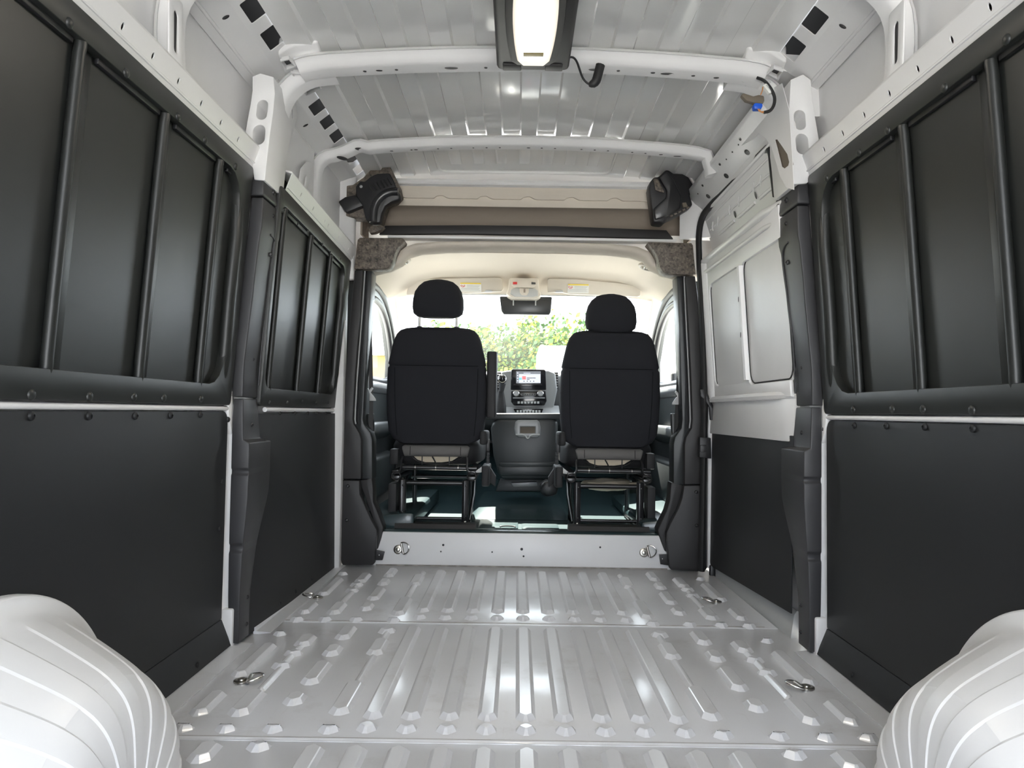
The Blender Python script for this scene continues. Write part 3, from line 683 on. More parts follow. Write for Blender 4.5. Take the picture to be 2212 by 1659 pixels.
# open head of the door: deep sheet, rolled beads, clips and two notches
plate('head_sheet', [(2.72, 1.56), (3.86, 1.56), (3.86, 1.83), (2.72, 1.83)], [], 0.004, lambda u, v, w_: (0.965 - 0.28 * (v - 1.56) - w_, u, v), 'paint', door)
hx = lambda z: 0.961 - 0.28 * (z - 1.56)
for z, r, y0, y1 in ((1.80, 0.008, 2.75, 3.84), (1.765, 0.005, 2.75, 3.82), (1.715, 0.004, 2.75, 3.80)):
    tube('head_bead', [(hx(z) - .002, y0, z), (hx(z) - .002, y1, z)], r, 'paint', door, n=8)
for y0, y1 in ((2.86, 3.06), (3.12, 3.36), (3.42, 3.68)):
    tube('head_bead', [(hx(1.665) - .002, y0, 1.665), (hx(1.665) - .002, y1, 1.665)], 0.007, 'paint', door, n=8)
for y in (3.09, 3.39): slot((hx(1.685) - 0.004, y, 1.685), (-1, 0, -0.28), door, 0.010, 0.016, name='notch')
for y in (2.98, 3.07, 3.28, 3.42, 3.62, 3.72):
    tube('weld_clip', [(hx(1.735) - .004, y, 1.735), (hx(1.715) - .010, y + .01, 1.712), (hx(1.70) - .006, y + .03, 1.700)], 0.003, 'paint', door, n=6)
box('head_opening', 0.945, 0.962, 3.80, 3.845, 1.575, 1.72, 'cavity', door, b=0.002)
# sill under the door and rubber seal round the opening
rings('trim_2', [[(0.948, y, -0.01), (0.952, y, 0.02), (0.962, y, 0.085), (0.972, y, 0.10), (0.99, y, 0.09), (0.99, y, -0.01)] for y in (2.76, 3.90)], 'doorgrey', kind='structure', smooth=25)['label'] = 'grey metal sill strip under the sliding door'
seal = smoothpts([(0.890, 3.83, 0.02), (0.895, 3.83, 0.45), (0.900, 3.83, 0.80), (0.888, 3.83, 1.20), (0.868, 3.83, 1.58), (0.864, 3.83, 1.70), (0.874, 3.80, 1.785), (0.900, 3.70, 1.818), (0.905, 3.3, 1.822), (0.905, 2.95, 1.822), (0.902, 2.83, 1.80), (0.900, 2.80, 1.70), (0.907, 2.785, 1.60)], 2)
tag(tube('door_seal', seal, 0.015, 'rubber', n=10, flat=1.5), 'black rubber seal running round the sliding door opening', 'seal')

# ---- wheel wells -----------------------------------------------------------
prof_w = [(0.989, 0.437), (0.965, 0.437), (0.962, 0.424), (0.945, 0.400), (0.925, 0.388), (0.90, 0.376), (0.86, 0.355), (0.81, 0.327), (0.775, 0.305), (0.745, 0.278), (0.727, 0.250), (0.716, 0.215), (0.711, 0.17), (0.708, 0.12), (0.705, 0.05), (0.704, 0.0)]
prof_w = [(v.x, v.y) for v in smoothpts([(*p, 0) for p in prof_w], 2)]
for s in (-1, 1):
    rs = []
    a0 = -8.0; seq = []
    a = a0; hi = True
    while a < 190:
        seq += [(a, hi), (a + 0.9, not hi), (a + 3.8, not hi), (a + 6.7, not hi)]
        hi = not hi; a += 9.5
    for ang, up in seq:
        off = 0.0 if up else -0.0022
        r_ = []
        for i, (x, r) in enumerate(prof_w):
            k = 0 if x > 0.936 else min(1, (0.936 - x) / 0.02)
            rad = max(r + off * k, 0.0); xx = x - off * k * (1 if x < 0.76 else 0)
            r_.append((s * xx, 1.40 + rad * math.cos(R(ang)), rad * math.sin(R(ang)) - 0.0))
        rs.append(r_)
    o = rings('wheel_well', rs, 'paint', closed=False, caps=False, smooth=11)
    tag(o, ('white ribbed wheel arch hump on the %s of the cargo floor' % ("driver's side" if s < 0 else 'sliding-door side')), 'wheel arch')

# ---- black wall liners -------------------------------------------------------
NL = lambda s: (-s, 0, 0.04)
def lower_liner(s, y0, y1, f, label, z0, z1, riv, low, corner=True, front=True):
    r = 0.035
    out = [(y0, z0), (y1 - 0.004, z0), (y1, z0 + 0.03), (y1, z1 - r)] + [(y1 - r + r * math.sin(R(90 - a)), z1 - r + r * math.cos(R(90 - a))) for a in (20, 45, 70, 90)] + [(y0, z1)]
    if f is ax_low:
        out = [(u, max(v, 0.101)) for u, v in out if v > 0.05 or u == y0 or u == y1 - 0.004]
    o = plate('lower_wall_liner', out, [], 0.006, sidemap(s, f, 0.004), 'liner', b=0.0015)
    tag(o, label, 'wall panel')
    if f is ax_low:
        plate('bottom_skirt', [(y0, 0.012), (y1 + 0.012, 0.012), (y1 + 0.004, 0.05), (y1 - 0.004, 0.099), (y0, 0.099)], [], 0.006, sidemap(s, lambda z: 0.967 + 0.033 * z / 0.10, 0.004), 'liner', o, b=0.0015)
    for px, py in riv:
        q = W(px, py, x=s * (f(0.74) - 0.010)); rivet((s * (f(q.z) - 0.010), q.y, q.z), NL(s), o, 'liner', True, 1.0 if y1 < 2.7 else 0.8)
    for y, z in low: rivet((s * (f(z) - 0.010), y, z), NL(s), o, 'liner', False, 0.8)
    return o
lower_liner(-1, Y0, 2.545, ax_low, "large flat black lower wall liner behind the wheel arch on the driver's side", 0.012, 0.779, [(67, 898), (192, 898), (292, 898), (368, 897), (432, 896), (492, 906)], [(1.55, .25), (2.02, .03), (2.30, .03), (2.50, .40), (2.51, .55)])
lower_liner(1, Y0, 2.545, ax_low, 'large flat black lower wall liner behind the wheel arch on the sliding-door side', 0.012, 0.779, [(1846, 919), (1915, 920), (1998, 922), (2102, 925), (1781, 927)], [(2.02, .03), (2.30, .03)])
lower_liner(-1, 2.655, 3.850, af_low, 'short flat black lower wall liner between the pillar cover and the cab partition', 0.012, 0.772, [(637, 893), (665, 893), (684, 893), (704, 893), (605, 893)], [(2.95, .05), (3.15, .05), (3.4, .05)])
out = [(2.72, 0.10), (3.83, 0.045), (3.845, 0.06), (3.845, 0.705), (3.835, 0.718), (2.72, 0.722)]
dl = plate('lower_wall_liner', out, [], 0.006, sidemap(1, lambda z: 0.940 + 0.01 * z, 0.0), 'liner', b=0.0015)
tag(dl, 'flat black lower liner fastened to the inside of the sliding door', 'wall panel')
for px, py in ((1598, 928), (1632, 929), (1668, 932), (1568, 925)):
    q = W(px, py, x=0.942); rivet((0.9405, q.y, q.z), (-1, 0, 0), dl, 'liner', False, 0.8)

def upper_liner(s, y0, y1, f, z0, z1, label, ribs, strip, riv, tz=0.0, br=0.10, fb=0.09):
    """moulded liner: sunken field with rounded corners, frame, half-round ribs and flat strips"""
    mp = sidemap(s, f)
    tl = lambda y: z1 + tz * max(0, (y - y0) / (y1 - y0))
    mpz = lambda u, v, w_: (s * (f(v) - w_), u, v if v < (z0 + z1) / 2 else v + tz * max(0, (u - y0) / (y1 - y0)))
    hz0, hz1 = z0 + 0.064, z1 - 0.056
    hole = rrect(y0 - 0.2 if False else y0 + 0.03, y1 - fb, hz0, hz1, br)
    root = plate('upper_wall_liner', rrect(y0, y1, z0, z1, 0.015, 3), [hole], 0.030, lambda u, v, w_: mpz(u, v, w_ - 0.022), 'uplastic', b=0.007, smooth=45)
    tag(root, label, 'wall panel')
    # sunken field
    plate('field', rrect(y0 + 0.01, y1 - fb + 0.02, hz0 - 0.02, hz1 + 0.02, 0.03), [], 0.003, lambda u, v, w_: mpz(u, v, w_ - 0.020), 'uplastic', root)
    for yr in ribs:
        pts = [(s * (f(hz0) + 0.008), yr, hz0 - 0.02), (s * (f(hz0 + .01) + 0.003), yr, hz0 + 0.004), (s * (f(hz0 + .04) + 0.005), yr, hz0 + 0.03), (s * (f(hz1 - .05) + 0.005), yr, hz1 - 0.03 + tz * (yr - y0) / (y1 - y0)), (s * (f(hz1) + 0.003), yr, hz1 + tz * (yr - y0) / (y1 - y0)), (s * (f(hz1) + 0.010), yr, hz1 + 0.025 + tz * (yr - y0) / (y1 - y0))]
        tube('rib', smoothpts(pts, 1), 0.0125, 'uplastic', root, n=12)
        plate('flat_strip', [(yr + 0.012, hz0 - 0.005), (yr + strip, hz0 - 0.005), (yr + strip * .95, hz1 + 0.01), (yr + 0.012, hz1 + 0.01)], [], 0.006, lambda u, v, w_: mpz(u, v, w_ - 0.019), 'uplastic', root, b=0.002)
    # black strips put in for the shade under the field's top edge
    rb = sorted(ribs)
    for i, yr in enumerate(rb):
        ye = (rb[i + 1] - 0.02) if i + 1 < len(rb) else y1 - fb - 0.01
        if ye - (yr + strip) > 0.03:
            plate('top_ledge_shade', [(yr + strip + .01, hz1 - 0.012), (ye, hz1 - 0.012), (ye, hz1 + 0.02), (yr + strip + .01, hz1 + 0.02)], [], 0.012, lambda u, v, w_: mpz(u, v, w_ - 0.018), 'black', root, b=0.003)
    # front roll that frames the field beside the pillar
    pts = [(s * (f(z) + (0.002 if hz0 < z < hz1 - .1 else 0.03)), y1 - fb + 0.030 - 0.02 * math.sin(math.pi * (z - z0) / (z1 - z0)), z + (tz if z > 1.2 else 0)) for z in (hz0 - 0.02, hz0 + 0.06, hz0 + 0.22, (z0 + z1) / 2, hz1 - 0.15, hz1 + 0.01)]
    tube('front_roll', smoothpts(pts, 1), 0.022, 'uplastic', root, n=12)
    for px, py in riv:
        q = W(px, py, x=s * (f(0.83 if py > 700 else 1.56) - 0.012)); rivet((s * (f(q.z) - 0.008), q.y, q.z), (-s, 0, -0.07), root, 'uplastic', False, 1.05 if y1 < 2.7 else 0.75)
    return root
upper_liner(-1, Y0, 2.545, ax_up, 0.80, 1.594, "moulded black upper wall liner with tall ribs beside the wheel arch on the driver's side", [0.5, 0.82, 1.18, 1.555, 1.935, 2.295], 0.062, [(73, 853), (198, 857), (293, 858), (357, 860), (437, 862), (155, 50), (277, 158), (388, 252), (446, 303), (512, 360)])
upper_liner(1, Y0, 2.545, ax_up, 0.80, 1.594, 'moulded black upper wall liner with tall ribs on the sliding-door side', [0.5, 0.82, 1.18, 1.575, 1.940, 2.295], 0.062, [(1840, 885), (1924, 884), (1990, 884), (2095, 886), (2170, 85), (2036, 190), (1914, 282), (1852, 330), (1782, 385)])
upper_liner(-1, 2.70, 3.862, af_up, 0.80, 1.585, "moulded black upper wall liner between the pillar cover and the cab partition", [2.80, 3.165, 3.50], 0.045, [(585, 870), (623, 870), (655, 868), (685, 870), (711, 869), (617, 455), (647, 483), (669, 500), (700, 528), (717, 545), (738, 560)], tz=-0.045, br=0.05, fb=0.11)

# ---- pillar covers ------------------------------------------------------------
def pcover(s, name, label, levels, yr, m='cover', notches=()):
    """levels: (z, x_outer, x_corner, y_front)"""
    rs = []
    for z, xo, xc, yf, dy in levels:
        rs.append([(s * xo, yr + dy, z), (s * xc, yr + dy, z), (s * (xc - 0.0), yf, z), (s * (xo + 0.0), yf, z)])
    bm = bmesh.new(); V = [[bm.verts.new(p) for p in r] for r in rs]
    for A, C in zip(V[:-1], V[1:]):
        for i in range(4): bm.faces.new((A[i], A[(i + 1) % 4], C[(i + 1) % 4], C[i]))
    bm.faces.new(V[0]); bm.faces.new(V[-1][::-1]); bmesh.ops.recalc_face_normals(bm, faces=bm.faces)
    bev(bm, 0.0045, 3, 35)
    o = put(name, bm_mesh(bm, name, 50), m); return tag(o, label, 'pillar cover')
def xat(px, py, y): return W(px, py, y=y).x
LOW = [(0.015, .978, .940, 2.66, 0), (0.10, .978, .940, 2.66, 0), (0.17, .980, .940, 2.665, 0), (0.31, .982, .936, 2.70, 0), (0.318, .982, .936, 2.705, .007), (0.334, .982, .935, 2.708, .007), (0.342, .982, .934, 2.71, 0), (0.39, .982, .930, 2.73, 0), (0.46, .982, .925, 2.765, 0), (0.50, .982, .923, 2.78, 0), (0.568, .982, .922, 2.785, 0), (0.574, .982, .922, 2.785, .006), (0.584, .982, .922, 2.785, .006), (0.590, .982, .922, 2.785, 0), (0.675, .982, .922, 2.785, 0), (0.685, .982, .944, 2.735, 0), (0.74, .982, .945, 2.72, 0), (0.822, .980, .947, 2.705, 0)]
UPP = [(0.8275, .986, .948, 2.705, 0), (0.90, .985, .947, 2.705, 0), (0.945, .985, .946, 2.71, 0), (0.985, .998, .940, 2.715, -.006), (1.06, .985, .935, 2.72, 0), (1.17, .970, .924, 2.73, 0), (1.25, .962, .918, 2.735, 0), (1.37, .950, .906, 2.745, 0), (1.40, .946, .900, 2.75, 0), (1.50, .938, .898, 2.77, 0)]
CAP = [(1.505, .942, .897, 2.79, -.004), (1.515, .945, .895, 2.79, -.006), (1.575, .945, .900, 2.785, 0), (1.600, .95, .915, 2.76, .01)]
for s in (-1, 1):
    who = "driver's side" if s < 0 else 'sliding-door side'
    a = pcover(s, 'pillar_cover', 'lower dark grey plastic pillar cover with a stepped outline, %s' % who, LOW, 2.562)
    b_ = pcover(s, 'pillar_cover', 'upper dark grey plastic pillar cover with a long recess, %s' % who, UPP, 2.560)
    c = pcover(s, 'pillar_top_cover', 'short dark grey cap on top of the tall pillar cover, %s' % who, CAP, 2.558)
    for z, y in ((0.735, 2.645), (0.15, 2.635), (0.06, 2.635)):
        lv = min(LOW, key=lambda l: abs(l[0] - z)); rivet((s * lv[2], y, z), (-s, 0, 0), a, 'black', True, 0.7, 'screw')
    for z, y in ((0.96, 2.645), (1.33, 2.68)):
        lv = min(UPP, key=lambda l: abs(l[0] - z)); rivet((s * (lv[2] + .002), y, z), (-s, 0, 0), b_, 'cover', True, 0.9, 'screw')
    for y in (2.66, 2.74): rivet((s * 0.897, y, 1.545), (-s, 0, -0.1), c, 'black', True, 1.0, 'screw')
    rivet((s * 0.8985, 2.67, 1.465), (-s, 0, 0), b_, 'black', True, 0.7, 'screw')
    # sunken channel of the upper cover, drawn by its raised lips
    lip = [(s * .9425, 2.695, .87), (s * .935, 2.70, 1.05), (s * .922, 2.715, 1.20), (s * .908, 2.728, 1.33), (s * .904, 2.722, 1.372), (s * .901, 2.69, 1.392), (s * .900, 2.65, 1.395), (s * .900, 2.60, 1.39)]
    tube('channel_lip', smoothpts(lip[:-1], 2), 0.0035, 'cover', b_, n=8)
# ================================================================== CAB PARTITION AND CORNERS
YB = 3.88
def solid_px(name, pts, y, th, m, parent=None, b=0.004, holes=(), **k):
    return plate(name, pxpoly(pts, y), [pxpoly(h, y) for h in holes], th, frontal(y), m, parent, b=b, smooth=40, **k)
def screw(px, py, y, parent, s=1.0, m='steelblack', name='screw'):
    p = W(px, py, y=y); return rivet((p.x, y, p.z), (0, -1, 0), parent, m, True, s, name)
# lower and upper B-pillar trims
for s in (-1, 1):
    who = "driver's side" if s < 0 else 'sliding-door side'
    if s < 0:
        lowp = [(733, 1200), (735, 1037), (776, 1038), (777, 1068), (783, 1080), (790, 1098), (800, 1120), (814, 1145), (813, 1165), (808, 1218), (804, 1221), (739, 1221)]
        upp = [(735, 1035), (740, 900), (747, 800), (757, 680), (766, 583), (784, 583), (777, 690), (768, 800), (762, 905), (764, 916), (776, 935), (780, 950), (780, 1035)]
        tabp = [(806, 1187), (831, 1192), (826, 1210), (804, 1210)]
        sc_ = [(751, 1050), (749, 1124)]; dk = [(776, 1038), (790, 1036), (803, 1032), (806, 1060), (806, 1085), (815, 1105), (828, 1140), (822, 1165), (816, 1185), (811, 1190), (814, 1145)]
        th_ = (819, 1199)
    else:
        lowp = [(1529, 1225), (1528, 1048), (1478, 1049), (1474, 1075), (1466, 1098), (1452, 1125), (1440, 1150), (1441, 1170), (1446, 1222), (1449, 1231), (1523, 1234)]
        upp = [(1527, 1046), (1524, 900), (1516, 760), (1508, 640), (1502, 596), (1482, 596), (1487, 700), (1492, 800), (1496, 905), (1494, 925), (1482, 945), (1479, 960), (1479, 1047)]
        tabp = [(1447, 1197), (1424, 1198), (1427, 1219), (1446, 1222)]
        sc_ = [(1504, 1063), (1505, 1135)]; dk = [(1478, 1049), (1462, 1044), (1450, 1042), (1447, 1080), (1440, 1105), (1420, 1145), (1427, 1165), (1436, 1190), (1444, 1195), (1440, 1150), (1452, 1125), (1466, 1098)]
        th_ = (1431, 1207)
    o = solid_px('lower_pillar_trim', lowp, YB, 0.05, 'trimdark', b=0.006)
    tag(o, 'dark plastic lower trim flaring out beside the cab step, %s' % who, 'pillar trim')
    solid_px('side_return', dk, YB + 0.05, 0.10, 'trimdark', o, b=0.006)
    solid_px('mounting_tab', tabp, YB + 0.035, 0.008, 'trimdark', o, b=0.001)
    screw(*th_, YB + 0.034, o, 0.3, 'chrome')
    for q in sc_: screw(*q, YB - 0.001, o, 0.95)
    o = solid_px('upper_pillar_trim', upp, YB + 0.004, 0.07, 'trimdark', b=0.006)
    tag(o, 'tall dark plastic pillar trim under the foam corner block, %s' % who, 'pillar trim')
    # second, set-back band beside the trim and the door opening seals
    sgn = 1 if s < 0 else -1
    base = [(px + 0 * sgn, py) for px, py in upp]
    e0 = upp[5:]          # inner edge from the top down
    band = e0 + [(px + sgn * dx, py) for (px, py), dx in zip(reversed(e0), [24] * 3 + [22] * 3 + [20] * 3)][:len(e0)]
    solid_px('inner_return', band, YB + 0.05, 0.12, 'doorplastic', o, b=0.006)
    for dx in (4, 10):
        pts = [W(px + sgn * dx, py, y=YB + 0.045) for px, py in e0[:-3]]
        tube('edge_bead', smoothpts(pts, 1), 0.005, 'black' if dx > 5 else 'greyclip', o, n=6)
# lower foam corner blocks
for s, pts, wh in ((-1, [(772, 518), (777, 513), (868, 514), (875, 519), (872, 525), (860, 534), (853, 548), (848, 566), (842, 576), (832, 581), (765, 581)], "driver's side"),
               (1, [(1399, 525), (1400, 523), (1494, 525), (1497, 530), (1503, 593), (1444, 592), (1432, 587), (1425, 575), (1421, 555), (1412, 540)], 'sliding-door side')):
    o = solid_px('foam_block', pts, YB - 0.012, 0.09, 'foam', b=0.005)
    tag(o, 'brown speckled foam block at the upper corner of the cab opening, %s' % wh, 'foam block')
# upper corner ducts: speckled foam body with black duct shells
o = thing('corner_duct', "black duct on speckled foam under the roof, driver's side corner", 'air duct', W(800, 440, y=3.85))
solid_px('foam_body', [(730, 433), (738, 402), (762, 399), (785, 383), (803, 363), (826, 362), (832, 355), (841, 355), (846, 366), (862, 400), (866, 420), (855, 432), (835, 440), (825, 470), (822, 480), (800, 478), (789, 471), (745, 467), (744, 455)], 3.84, 0.10, 'foam', o, b=0.005)
solid_px('duct_shell', [(768, 402), (778, 389), (787, 392), (800, 380), (815, 374), (842, 373), (852, 395), (860, 412), (866, 425), (862, 432), (845, 436), (832, 445), (824, 462), (821, 480), (802, 483), (790, 475), (785, 455), (783, 444), (768, 420)], 3.79, 0.06, 'black', o, b=0.010)
solid_px('duct_outlet', [(730, 435), (745, 425), (766, 420), (782, 430), (785, 444), (765, 452), (750, 458), (744, 456)], 3.80, 0.05, 'black', o, b=0.008)
solid_px('duct_foot', [(796, 495), (797, 489), (822, 487), (830, 489), (822, 497), (808, 502), (798, 503)], 3.82, 0.05, 'foam', o, b=0.003)
bm = bmesh.new(); tube_bm(bm, smoothpts([W(px, py, y=3.785) for px, py in ((860, 414), (843, 414), (826, 422), (813, 436), (807, 455), (806, 480))], 2), 0.020, 10); put('duct_hose', bm_mesh(bm, 'duct_hose', 50), 'steelblack', o)
for i in range(6):
    p0 = W(798 + i * 8, 400 - i * 3, y=3.786); p1 = W(806 + i * 8, 414 - i * 3, y=3.786); tube('duct_rib', [p0, p1], 0.005, 'steelblack', o, n=6)
screw(780, 403, 3.785, o, 0.8, 'greyclip')
o = thing('corner_duct', 'black angular duct housing under the roof, sliding-door side corner', 'air duct', W(1445, 430, y=3.82))
solid_px('duct_shell', [(1402, 406), (1405, 392), (1414, 381), (1423, 382), (1440, 365), (1447, 368), (1455, 374), (1475, 375), (1488, 382), (1500, 402), (1490, 420), (1497, 442), (1490, 449), (1462, 464), (1442, 473), (1433, 482), (1412, 479), (1408, 448), (1405, 430)], 3.82, 0.10, 'black', o, b=0.010)
solid_px('duct_cheek', [(1412, 386), (1421, 386), (1435, 414), (1434, 416), (1416, 410)], 3.808, 0.02, 'foam', o, b=0.003)
solid_px('duct_panel', [(1424, 384), (1438, 368), (1442, 370), (1456, 388), (1466, 410), (1472, 425), (1470, 450), (1442, 466), (1416, 474), (1412, 450), (1440, 425), (1440, 410)], 3.80, 0.03, 'steelblack', o, b=0.008)
solid_px('duct_window', rr2 if False else [(1474, 438), (1482, 437), (1486, 446), (1476, 447)], 3.798, 0.02, 'tape', o, b=0.001)
for i in range(5): solid_px('vent_slot', [(1447 + i * 9, 466 - i * 4.4), (1452 + i * 9, 463.5 - i * 4.4), (1454 + i * 9, 466 - i * 4.4), (1449 + i * 9, 469 - i * 4.4)], 3.812, 0.01, 'foam', o, b=0)
tube('edge_wire', smoothpts([W(px, py, y=3.84) for px, py in ((1459, 369), (1484, 371), (1502, 399))], 1), 0.006, 'paint', o, n=6)
tag(solid_px('duct_foot', [(800, 488), (828, 487), (812, 505), (799, 504)], 3.86, 0.03, 'foam', b=0.003), "small speckled foam wedge at the end of the black cross bar", 'foam block') if False else None

# roof header and overhead shelf -----------------------------------------
hdr = rings('trim_3', [[(-0.80, 3.945, 1.995), (-0.80, 3.935, 1.978), (-0.80, 3.945, 1.965), (-0.80, 3.957, 1.972), (-0.80, 3.972, 1.962), (-0.80, 3.975, 1.995)], [(0.80, 3.945, 1.995), (0.80, 3.935, 1.978), (0.80, 3.945, 1.965), (0.80, 3.957, 1.972), (0.80, 3.972, 1.962), (0.80, 3.975, 1.995)]], 'paint', kind='structure', smooth=30, b=0.002)
hdr['label'] = 'white double-beaded roof header above the cab opening'
sh = thing('overhead_shelf_lining', 'taupe fabric lining of the recess above the cab opening', 'lining', (0, 4.0, 1.78))
n = 24
def xz(i, f): x = -0.80 + 1.60 * i / n; return x
# beige flange with scalloped lower fold
scal = []
for i in range(97):
    x = -0.78 + 1.56 * i / 96
    ph = ((x + 0.03) % 0.228)
    d = 0.0 if ph > 0.07 else 0.014 * min(1, min(ph, 0.07 - ph) / 0.018)
    scal.append((x, 1.905 + d))
plate('upper_flange', [(-0.80, 1.968), (-0.78, 1.905)] + scal[1:-1] + [(0.78, 1.905), (0.80, 1.968)], [], 0.012, lambda u, v, w_: (u, 3.97 + w_ + (1.968 - v) * .25, v), 'beige', sh, b=0.003)
plate('lower_flange', [(-0.80, 1.868), (0.80, 1.868), (0.80, 1.93), (-0.80, 1.93)], [], 0.008, lambda u, v, w_: (u, 4.0 + w_, v), 'beige', sh, b=0.002)
rings('back_cloth', [[(x, y, z) for x in (-0.86, -0.4, 0, 0.4, 0.86)] for y, z in ((4.00, 1.872), (4.035, 1.866), (4.07, 1.84), (4.08, 1.80), (4.06, 1.76), (4.03, 1.735))], 'taupe', sh, closed=False, caps=False, smooth=60)
for s in (-1, 1): plate('shelf_end', [(3.95, 1.70), (4.12, 1.70), (4.12, 1.99), (3.95, 1.99)], [], 0.01, lambda u, v, w_, s=s: (s * (0.86 - w_), u, v), 'taupe', sh)
bar = solid_px('partition_bar', [(818, 506), (832, 487), (1020, 486), (1200, 488), (1440, 497), (1455, 516), (1200, 509), (1000, 505)], 3.985, 0.03, 'trimdark', b=0.004)
tag(bar, 'long charcoal cross bar above the cab opening', 'bar')
lip = rings('trim_4', [[(x, y, z) for y, z in ((3.96, 1.700), (3.96, 1.688), (4.0, 1.682), (4.02, 1.69), (4.0, 1.70))] for x in (-0.72, -0.36, 0, 0.36, 0.78)], 'paint', kind='structure', smooth=30)
lip['label'] = 'thin white metal edge under the charcoal cross bar'

# ---- beige headliner -----------------------------------------------------
def arch(w_, zt, zb, r, y, n=7):
    """half-arch points from the driver's side foot over the top to the other foot"""
    pts = []
    L = [(-w_, zb), (-w_ + 0.06, zb + 0.005)]
    return L
def hl_ring(y, wb, zb, wt, zt, flare=0.02):
    half = [(wb, zb), (wb - (wb - wt) * .35, zb + 0.004), (wb - (wb - wt) * .70, zb + 0.03), (wb - (wb - wt) * .90, zb + (zt - zb) * .45), (wt, zb + (zt - zb) * .75), (wt - 0.07, zt - 0.012), (wt - 0.20, zt), (0.2, zt + 0.006)]
    left = [(-x, y, z) for x, z in half]; right = [(x, y, z) for x, z in half[::-1]]
    return left + right
hl = thing('headliner', 'beige moulded cab headliner with a rolled rear edge', 'headliner', (0, 4.5, 1.6))
R1 = [hl_ring(3.965, 0.90, 1.520, 0.645, 1.672), hl_ring(3.955, 0.90, 1.512, 0.635, 1.664), hl_ring(3.957, 0.90, 1.504, 0.625, 1.652), hl_ring(3.975, 0.90, 1.498, 0.620, 1.640), hl_ring(4.01, 0.90, 1.494, 0.617, 1.630), hl_ring(4.05, 0.91, 1.494, 0.62, 1.628)]
rings('rear_roll', R1, 'beige', hl, closed=False, caps=False, smooth=60)
def dome_ring(y, w_, zs, zc):
    pts = []
    N = 16
    for i in range(N + 1):
        t = -1 + 2 * i / N
        pts.append((w_ * t, y, zs + (zc - zs) * (1 - abs(t) ** 5.5)))
    return pts
rings('ceiling_shell', [dome_ring(4.04, 0.93, 1.49, 1.632), dome_ring(4.07, 0.95, 1.50, 1.672), dome_ring(4.25, 0.97, 1.51, 1.705), dome_ring(4.6, 0.97, 1.50, 1.715), dome_ring(4.9, 0.95, 1.50, 1.705), dome_ring(5.06, 0.93, 1.51, 1.690), dome_ring(5.12, 0.92, 1.53, 1.645), dome_ring(5.19, 0.91, 1.545, 1.590)], 'beige', hl, closed=False, caps=False, smooth=70)
for s in (-1, 1):
    # front pillars in beige
    rings('front_pillar', [[(s * (x + a), y + b_, z) for a, b_ in ((0.0, -0.03), (0.05, -0.05), (0.10, 0.0), (0.07, 0.06), (0.01, 0.05))] for x, y, z in ((0.86, 5.12, 1.60), (0.865, 5.25, 1.50), (0.88, 5.5, 1.32), (0.90, 5.8, 1.10), (0.91, 5.95, 1.0))], 'beige', hl, smooth=60)
    # grab handle cap
    p = W(868 if s < 0 else 1398, 566 if s < 0 else 577, y=4.25)
    bm = bmesh.new(); N = 20
    ringp = [(p.x + 0.040 * math.cos(2 * math.pi * i / N), p.y + 0.055 * math.sin(2 * math.pi * i / N), p.z + 0.012 * math.cos(2 * math.pi * i / N) * -s) for i in range(N + 1)]
    tube_bm(bm, ringp, 0.010, 8); o = put('handle_ring', bm_mesh(bm, 'handle_ring', 50), 'beigehard', hl)
    for k in range(3):
        q = [(p.x + (k - 1) * 0.016 - 0.004, p.y - 0.04, p.z - .002), (p.x + (k - 1) * 0.016 + 0.004, p.y + 0.04, p.z - .002)]
        tube('handle_slat', q, 0.004, 'greyclip', hl, n=6)
# cover closing the roof over the cab
rings('roof_cap', [[(-1.0, y, z), (1.0, y, z), (1.0, y, z + .02), (-1.0, y, z + .02)] for y, z in ((3.93, 2.09), (4.3, 2.06), (4.8, 1.90), (5.22, 1.70), (5.235, 1.59))], 'paint', ceiling, smooth=40)
for s in (-1, 1):
    plate('cap_side', [(3.93, 1.50), (5.22, 1.50), (5.22, 1.72), (4.8, 1.92), (4.3, 2.08), (3.93, 2.11)], [], 0.01, lambda u, v, w_, s=s: (s * (1.0 - w_), u, v), 'paint', ceiling)

